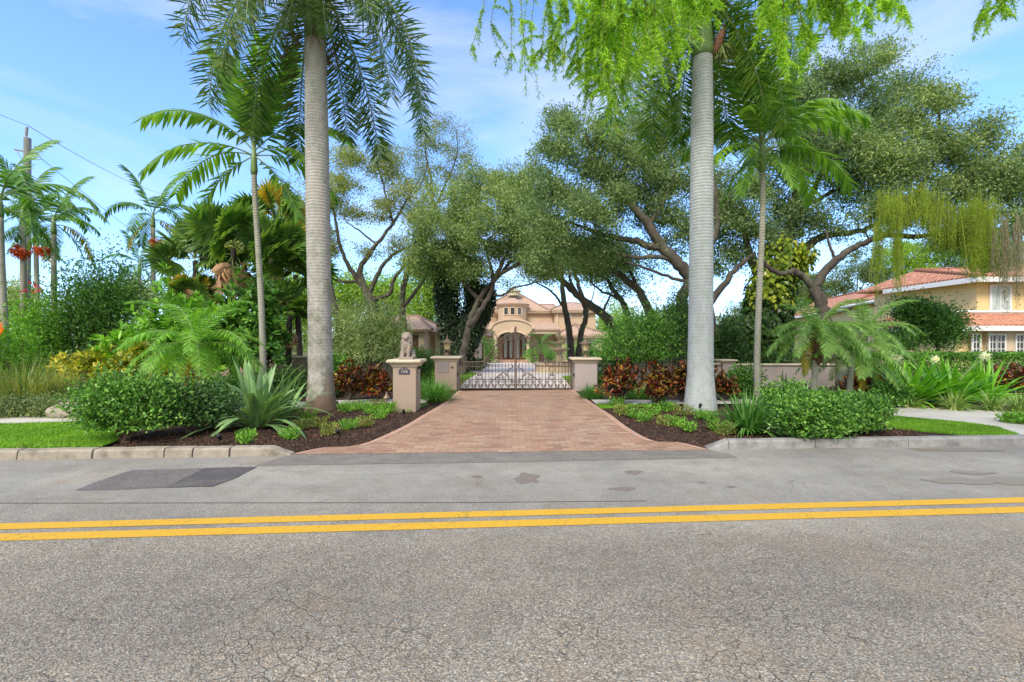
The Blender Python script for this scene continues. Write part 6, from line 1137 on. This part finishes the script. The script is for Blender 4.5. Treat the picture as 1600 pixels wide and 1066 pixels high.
def hedge(label, x0, x1, y0, y1, zt_, leaf, n, lsz=.07, name='clipped_hedge'):
    t = thing(name, label, 'hedge', ((x0+x1)/2, (y0+y1)/2, gz(y0))); w_, d_ = (x1-x0)/2, (y1-y0)/2; h_ = zt_-gz(y0); f = rnd(n); x = rnd(n, -w_, w_); y = rnd(n, -d_, d_); z = rnd(n, 0, h_)
    k = f < .45; y[k] = -d_+rnd(k.sum(), -.03, .12); k = (f >= .45) & (f < .85); z[k] = h_+rnd(k.sum(), -.12, .03); k = f > .95; x[k] = -w_+rnd(k.sum(), -.03, .1); z += .03*np.sin(x*5); A = nrm(rdir(n)+np.array([0, -.3, .4])); b = MB(); b.leaves(np.stack([x, y, z], 1), A, perp(A), rnd(n, .7, 1.2)*lsz, lsz*.5); b.build('foliage', MT[leaf], t)
    b = MB()
    for k in range(max(3, int(w_*4))): xx = -w_+(k+.5)*2*w_/max(3, int(w_*4)); b.tube([(xx, 0, 0), (xx+.05, 0, h_*.5), (xx, 0, h_*.9)], [.02, .015, .008], 5)
    b.build('stems', MT['stem'], t)
hedge('dark clipped hedge behind the black railing', 2.6, 5.4, 15.6, 16.4, 1.02, 'shrub_dark', 16000)
hedge('long bright clipped hedge before the yellow house', 10.4, 22, 13.4, 14.3, 1.2, 'shrub', 52000, .075)
hedge('dark hedge behind the low wall of the left garden', -13, -3.7, 16.2, 17, 1.0, 'shrub_dark', 26000, .09)
hedge('green hedge behind the mauve wall', 5.4, 10.2, 16, 16.8, 1.15, 'shrub_dark', 15000)
shrub('oleander', 'bushy green oleander on pale spreading stems behind the red crotons', 1003, 0, 1.35, 2.15, 'shrub', 11000, .11, D=14.2, ry=.8, stems=20, zc=.68, lobes=10, lw=.3, stem='twig_pale', seed=31, low=.42)
shrub('oleander', 'dark oleander touching the left side of the pale palm', 1060, 0, .65, 2.5, 'shrub_dark', 5000, .12, D=14.8, stems=8, zc=.68, lobes=6, lw=.3, stem='twig_pale', seed=32, low=.3)
shrub('leafy_shrub', 'dark shrub in the gap right of the pale palm', 1140, 0, .6, 2.2, 'shrub_dark', 5500, .13, D=16.2, seed=33, low=.1)
shrub('leafy_shrub', 'round dark-leaved shrub by the wall right of the pale palm', 1160, 0, .5, .8, 'shrub', 2600, .1, D=12.3, seed=34, low=0)
blades('agave_plant', 'dark spiky strap plant before the mauve wall', 1225, 0, .8, .075, 34, 'shrub_dark', 'plant', D=11.4, emin=15, emax=80, grav=.6, rb=.12, seed=9)
blades('lily_plant', 'green arching strap-leaved clump right of the pale palm base', 1166, 672, .8, .042, 210, 'liriope', 'plant', emin=30, emax=88, grav=1.5, rb=.2, fold=.12, seed=10)
shrub('ixora_shrub', 'glossy bright shrub beside the arching green clump', 1222, 660, .5, .7, 'shrub', 6500, .06, ry=.45, seed=35, group='glossy low shrubs beside the kerb', lw=.55, **IX)
shrub('ixora_shrub', 'largest glossy bright shrub, right by the kerb', 1268, 684, .72, .66, 'shrub', 12500, .06, ry=.55, seed=36, group='glossy low shrubs beside the kerb', lw=.55, **IX)
shrub('ixora_shrub', 'glossy bright shrub next to the right lawn', 1340, 676, .55, .52, 'shrub', 8500, .06, ry=.5, seed=37, group='glossy low shrubs beside the kerb', lw=.55, **IX)
shrub('ixora_shrub', 'glossy shrub behind, below the two date palm stems', 1300, 0, .85, .4, 'shrub', 8500, .06, D=9.4, ry=.45, seed=38, group='glossy low shrubs beside the kerb', lw=.55, **IX)
shrub('ixora_shrub', 'glossy shrub low behind the right lawn corner', 1392, 0, .5, .5, 'shrub', 3000, .075, D=10.3, ry=.35, seed=39, group='glossy low shrubs beside the kerb', lw=.55, **IX)
CG = 'big lime-green lilies on the right'
blades('crinum_lily', 'lime-green lily with white bloom, left of its row', 1420, 0, 1.4, .12, 95, 'blade_green', 'plant', CG, D=10.9, emin=8, emax=80, grav=1.0, rb=.2, seed=11, flowers=1)
blades('crinum_lily', 'lime-green lily with white bloom, middle of its row', 1482, 0, 1.4, .12, 95, 'blade_green', 'plant', CG, D=11.1, emin=8, emax=80, grav=1.0, rb=.2, seed=12, flowers=2)
blades('crinum_lily', 'lime-green lily without bloom, right of its row', 1540, 0, 1.3, .12, 70, 'blade_green', 'plant', CG, D=11.5, emin=8, emax=80, grav=1.0, rb=.2, seed=13)
SG = 'striped spider plants along the right pavement'
for k, (px, py, nm) in enumerate(((1418, 638, 'leftmost striped spider plant, under the first lily'), (1490, 642, 'middle striped spider plant, under the middle lily'), (1550, 643, 'striped spider plant right of the middle one'), (1592, 645, 'striped spider plant at the right edge'))): blades('spider_plant', nm, px, py, .5, .026, 150, 'variegated', 'plant', SG, emin=20, emax=86, grav=1.7, rb=.12, fold=.1, seed=14+k)
shrub('leafy_shrub', 'low green plant on the mulch island at the right edge', 1592, 664, .3, .2, 'shrub_bright', 900, .06, seed=40, low=0)
tree('garden_tree', 'small round dark green tree before the yellow house', 'tree', 18, [([(1467, 565), (1466, 545), (1455, 520), (1445, 500)], .08, .04), ([(1464, 540), (1475, 515), (1470, 495)], .04, .02)], [(1440, 500, 42, 30), (1420, 525, 32, 22), (1465, 510, 30, 26), (1435, 478, 26, 14), (1478, 500, 10, 8, 0, .4)], 'stem', 'shrub', 110, 150, .13, .28, None, seed=40)
# strip of shrubs nearer the villa
GS = 'garden shrubs in front of the villa'
for k, (px, D, rx, h, leaf, nm) in enumerate(((738, 27, 1.1, .7, 'shrub_dark', 'dark low shrub left of the court'), (700, 27, 1.2, 1.2, 'shrub_dark', 'dark shrub below the ivy-clad trunk'), (765, 46, 1.0, 1.8, 'shrub', 'shrub left of the entrance columns'), (835, 44, 1.2, 1.4, 'shrub_bright', 'bright shrub right of the entrance'),
    (858, 43, 1.3, 1.3, 'shrub', 'shrub behind the fountain basin'), (895, 38, 1.8, 1.8, 'shrub_bright', 'bright shrub right of the fountain'), (918, 30, 1.4, 1.2, 'shrub', 'shrub behind the right gate lantern'), (952, 32, 1.8, 1.5, 'shrub_bright', 'bright hedge-like shrub under the pavilion'), (975, 34, 2.2, 3.2, 'shrub_bright', 'tall bright shrub right of the pavilion'), (640, 29, 1.6, 1.2, 'shrub', 'shrub along the garage wing'))):
    shrub('garden_shrub', nm, px, 0, rx, h, leaf, 2200, .14, D=D, seed=60+k, group=GS, low=0)
DC = date_variants('palm', 120)
for k, (px, py, D, nm) in enumerate(((752, 535, 40, 'cycad left of the villa entrance'), (846, 540, 38, 'cycad right of the villa entrance, behind the fountain'), (925, 548, 36, 'cycad before the pavilion'))):
    base = gx(px, D); t = thing('cycad', nm, 'palm', base, 'cycads before the villa'); top = P(px, py, D)-base; b = MB(); b.tube([(0, 0, 0), tuple(top*.5), tuple(top)], [.22, .2, .16], 8); b.build('trunk', MT['fibre'], t)
    for j in range(26): inst('frond', DC[[0, 1, 2, 2][j % 4]], t, top, (0, 0, j*2.4), 1.15)
# young bedding plants dotted over the mulch
PG = 'young bedding plants dotted on the mulch'; protos = []
for k in range(3):
    global_rng = rng = np.random.default_rng(70+k); m = 200; b = MB(); a = rnd(m, 0, 6.28); r = .13*np.sqrt(rnd(m)); Q = np.stack([np.cos(a)*r*1.3, np.sin(a)*r, rnd(m, .01, .17)], 1); A = nrm(rdir(m)*.6+np.array([0, 0, .8])); b.leaves(Q, A, perp(A, .3), rnd(m, .03, .055), .02); [b.tube([(0, 0, 0), tuple(Q[k]*.6), tuple(Q[k])], .002, 3, caps=False) for k in range(0, m, 3)]; o = b.build('proto', MT[('shrub_bright', 'grassy', 'shrub_bright')[k]]); protos.append(o.data); bpy.data.objects.remove(o)
words = {'l': ((481, 656), (515, 675), (453, 684), (546, 668), (571, 664), (594, 655), (540, 647), (591, 636), (563, 642), (385, 692), (498, 664), (608, 645), (530, 690), (470, 668), (580, 650), (560, 690)),
         'r': ((963, 636), (971, 647), (991, 649), (1009, 658), (1040, 666), (1043, 642), (1074, 676), (1069, 650), (1095, 655), (1121, 672), (1134, 678), (1110, 658), (1030, 632), (1149, 660), (1055, 668), (1020, 646))}
where = {'l': 'bright green tuft on the left bed', 'r': 'bright green tuft on the right bed'}
near = {(481, 656): 'at the foot of the stained palm', (515, 675): 'nearest the black stake light, left bed', (453, 684): 'below the tip of the grey-green lily', (546, 668): 'midway between palm and drive edge', (571, 664): 'close to the left drive edge', (594, 655): 'in front of the lion pillar', (540, 647): 'just right of the stained palm base', (591, 636): 'under the dark red croton', (563, 642): 'under the orange croton, left bed', (385, 692): 'by the left kerb, left of all others', (498, 664): 'directly below the stained palm', (608, 645): 'at the corner of the lion pillar', (530, 690): 'by the left drive flare', (470, 668): 'between lily and stained palm', (580, 650): 'behind the drive edge, left bed', (560, 690): 'nearest the road, left bed'}
for sd_, lst in words.items():
    for k, (px, py) in enumerate(lst):
        if (px, py) in ((560, 690), (530, 690)): continue
        c = G(px, py); c = base_of(c.x, c.y); nm = near.get((px, py)); far = 'back' if py < 650 else ('front' if py > 665 else 'middle'); side = ('left' if px < 1000 else 'right' if px > 1090 else 'centre')
        r_ = {(963, 636): 'nearest the drive at the pavement', (971, 647): 'second along the right drive edge', (991, 649): 'third along the right drive edge', (1009, 658): 'fourth along the right drive edge', (1040, 666): 'fifth along the right drive edge', (1043, 642): 'behind, left of the pale palm', (1074, 676): 'nearest the road, right bed', (1069, 650): 'touching the pale palm on its left', (1095, 655): 'directly below the pale palm', (1121, 672): 'large, before the arching clump', (1134, 678): 'large, beside the right kerb end', (1110, 658): 'reddish, right of the pale palm base', (1030, 632): 'under the midway orange croton', (1149, 660): 'under the arching green clump', (1055, 668): 'small, between the two front ones', (1020, 646): 'small, behind the fourth edge one'}
        t = inst('bedding_plant', protos[k % 3], None, c, (0, 0, k*1.3), (1.1, 1.1, 1.0) if py > 650 else (1.2, 1.2, 1.15)); tag(t, 'green tuft '+(nm or r_.get((px, py))), 'plant', PG)
b = MB()
# black stake lights
for px, py, nm in ((527, 637, 'black stake spotlight right of the stained palm'), (528, 684, 'black stake spotlight near the left drive flare'), (631, 652, 'black stake spotlight before the lion pillar'), (1094, 646, 'black stake spotlight at the foot of the pale palm'), (343, 694, 'black stake spotlight near the left kerb')):
    c = G(px, py); c = base_of(c.x, c.y); t = thing('stake_light', nm, 'garden light', c, 'black stake spotlights'); b = MB(); b.tube([(0, 0, -.02), (0, 0, .1)], .008, 6); b.build('stake', MT['black_iron'], t); b = MB(); b.tube([(0, .03, .09), (0, 0, .13), (0, -.03, .17)], [.018, .028, .032], 10); b.build('lamp_head', MT['black_iron'], t)
c = G(620, 640); c = base_of(-2.62, 9.62); t = thing('path_light', 'bronze tiered path light at the lion pillar corner', 'garden light', c); b = MB(); b.tube([(0, 0, 0), (0, 0, .34)], .012, 8); b.build('stem', MT['bronze'], t)
b = MB(); b.lathe([(.075, .3), (.07, .315), (.03, .36), (.012, .39), (.012, .42), (0, .43)], n=14); b.lathe([(.05, .25), (.045, .262), (.015, .285)], n=14); b.build('lamp_shade', MT['bronze'], t, smooth=True)
c = G(992, 634); t = thing('valve_cover', 'pale blue utility marker on the right bed by the pavement', 'marker', (c.x, c.y, .1)); b = MB(); b.tube([(0, 0, 0), (0, 0, .06)], [.05, .045], 12); b.build('cap', M('pale_blue', (.35, .5, .55), (.42, .56, .6)), t)
for s_, c_ in ((-1, (-2.3, 10.0)), (1, (2.3, 10.0))): pass
# ---- utility pole and wires
D = 21; base = gx(40, D); t = thing('utility_pole', 'weathered concrete utility pole rising behind the left palms', 'utility pole', base, None); top = P(43, 216, D)-base
b = MB(); b.tube([(0, 0, 0), tuple(top)], [.17, .135], 12); b.build('pole', MT['pole_wood'], t)
b = MB(); b.tube([tuple(top+Vector((-.05, 0, 0))), tuple(top+Vector((-.05, 0, .15)))], .03, 6); b.tube([tuple(top+Vector((-.06, 0, .12))), tuple(top+Vector((-.02, 0, .5)))], .05, 8); b.build('insulator', MT['plaque_grey'], t)
b = MB(); z = top.z-.5; b.tube([(0, 0, z), (.3, 0, z), (.42, 0, z-.08), (.44, 0, z+.05)], .018, 6); b.tube([(.44, 0, z), (.44, 0, z+.12)], .04, 8); b.build('bracket', MT['plaque_grey'], t)
b = MB(); b.tube([(-.05, 0, z-.1), (-.5, 0, z-.02)], .04, 6); b.tube([(-.4, 0, z-.1), (-.2, 0, z-.4), (0, 0, z-.6)], .015, 5); b.build('crossarm', MT['plaque_grey'], t)
def wire(label, p0, p1, sag, r):
    pts = [tuple(p0.lerp(p1, k/20)-Vector((0, 0, sag*4*(k/20)*(1-k/20)))) for k in range(21)]; b = MB(); b.tube(pts, r, 5); tag(b.build('overhead_wire', MT['plaque_grey']), label, 'wire', 'overhead wires')
wire('upper overhead wire running down right from the pole top', P(-160, 105, 16), P(43, 196, 21), .1, .011); wire('upper overhead wire beyond the pole into the palms', P(43, 196, 21), P(260, 305, 48), .4, .016)
wire('lower overhead wire falling right behind the slim palm', P(55, 240, 21), P(330, 450, 60), .3, .014)

# ---- feathery tree standing behind the camera, its boughs hanging into the top of the view
base = Vector((5.5, -6, .0)); t = thing('bald_cypress', 'feathery bright green boughs hanging into the top of the view', 'tree', base)
b = MB(); rng = np.random.default_rng(77); tr = [Vector((5.5, -6, -.06)), Vector((5.4, -5.9, 3)), Vector((5.2, -5.6, 6)), Vector((4.9, -5.2, 9))]; b.tube(smooth_path(tr, 5), np.linspace(.42, .24, 16), 14)
starts = []; D = 7.
bough_ends = [(885, -60, 6.3), (960, -40, 6.5), (1040, -70, 6.8), (1130, -40, 6.6), (1210, -55, 7.2), (1290, -60, 7), (1400, -70, 7.3), (800, -60, 7.0), (1550, -80, 7.2), (1010, -30, 6.2), (925, -30, 7.2)]
nodes = []
for px, py, D_ in bough_ends:
    e = P(px, py, D_); m = Vector((4.9, -5.2, 9)); pth = smooth_path([m, m.lerp(e, .3)+Vector((0, 0, 1.0)), m.lerp(e, .65)+Vector((0, 0, .9)), e], 6); b.tube(pth, np.linspace(.12, .018, len(pth)), 7); nodes.append(pth)
b.build('trunk', MT['bark'], t, base, smooth=True)
plumes = []   # (px, top py, length px, D, spread)
for px, k, lo, hi in ((895, 11, 90, 190), (945, 14, 130, 255), (985, 12, 60, 160), (1035, 6, 60, 120), (1075, 2, 20, 60), (1130, 3, 20, 50), (1180, 4, 40, 110), (1240, 8, 40, 110), (1290, 7, 20, 70), (1330, 4, 15, 50), (1380, 3, 10, 30), (1435, 5, 20, 60), (1548, 3, 30, 80)):
    for _ in range(max(1, k//3)):
        cx, cl_, cD = px+rng.normal()*17, rng.uniform(lo, hi)+40, rng.uniform(6.0, 7.4)
        for _ in range(3): plumes.append((cx+rng.normal()*8, -40+rng.uniform(-25, 25), cl_*rng.uniform(.75, 1.05), cD+rng.normal()*.12, 1))
for px in (780, 790, 800, 815, 830, 845, 838): plumes.append((px+rng.normal()*6, -40, rng.uniform(120, 190), 7.2, .45))
b = MB(); tw = MB(); AL = np.concatenate(nodes)
for px, py, ln_, D_, sp_ in plumes:
    c = np.array(P(px, py, D_)); L = ln_/F*D_; dd = np.linalg.norm(AL-c, axis=1); a = AL[int(np.argmin(dd))]; e = c+np.array([rng.normal()*.16, rng.normal()*.12, -L]); mid = (c+e)/2+np.array([rng.normal()*.1, rng.normal()*.08, 0]); pth = smooth_path([a, c, mid, e], 4); tw.tube(pth, np.linspace(.007, .0025, len(pth)), 4, caps=False)
    cur = smooth_path([c, mid, e], 8); subs = [(cur, 1.)]
    for _ in range(int(5*sp_+2)):
        i = rng.integers(1, len(cur)-2); s0 = cur[i]; s1 = s0+np.array([rng.normal()*.16, rng.normal()*.1, -rng.uniform(.12, .38)]); subs.append((smooth_path([s0, (s0+s1)/2+np.array([0, 0, .05]), s1], 5), .8))
    for cv, w_ in subs:
        m = int(42*w_*(L if len(cv) > 12 else .9)*(1 if sp_ == 1 else .5))+8; i = rnd(m)*(len(cv)-1.01); i0 = i.astype(int); Q = cv[i0]+(cv[i0+1]-cv[i0])*(i-i0)[:, None]; A = nrm(rdir(m)*np.array([1, 1, .4])+np.array([0, 0, -.9])); b.strips(Q, A, rdir(m), rnd(m, .05, .13), .011, 2, .4, (.6, 1, 0))
        q_ = m*3; i = rnd(q_)*(len(cv)-1.01); i0 = i.astype(int); Q = cv[i0]+(cv[i0+1]-cv[i0])*(i-i0)[:, None]; A = nrm(rdir(q_)*np.array([1, 1, .4])+np.array([0, 0, -.6])); b.leaves(Q, A, perp(A, 0), rnd(q_, .03, .08), .012, fold=.1)
b.build('foliage', MT['cypress'], t, base); tw.build('twigs', MT['stem'], t, base)
# fallen leaves on the road edge and bed
n = 90; x = rnd(n, -7, 7.5); y = kl(x)-rnd(n)**2*1.2-.02; A = nrm(rdir(n)*np.array([1, 1, .1])); b = MB(); b.leaves(np.stack([x, y, np.full(n, .012)], 1), A, perp(A, 4), rnd(n, .02, .045), .015, fold=.2); b.build('fallen_leaves', MT['dead'])['kind'] = 'stuff'
for o in list(bpy.data.objects):
    if o.name.startswith('camera') or o.name.startswith('sun'): continue
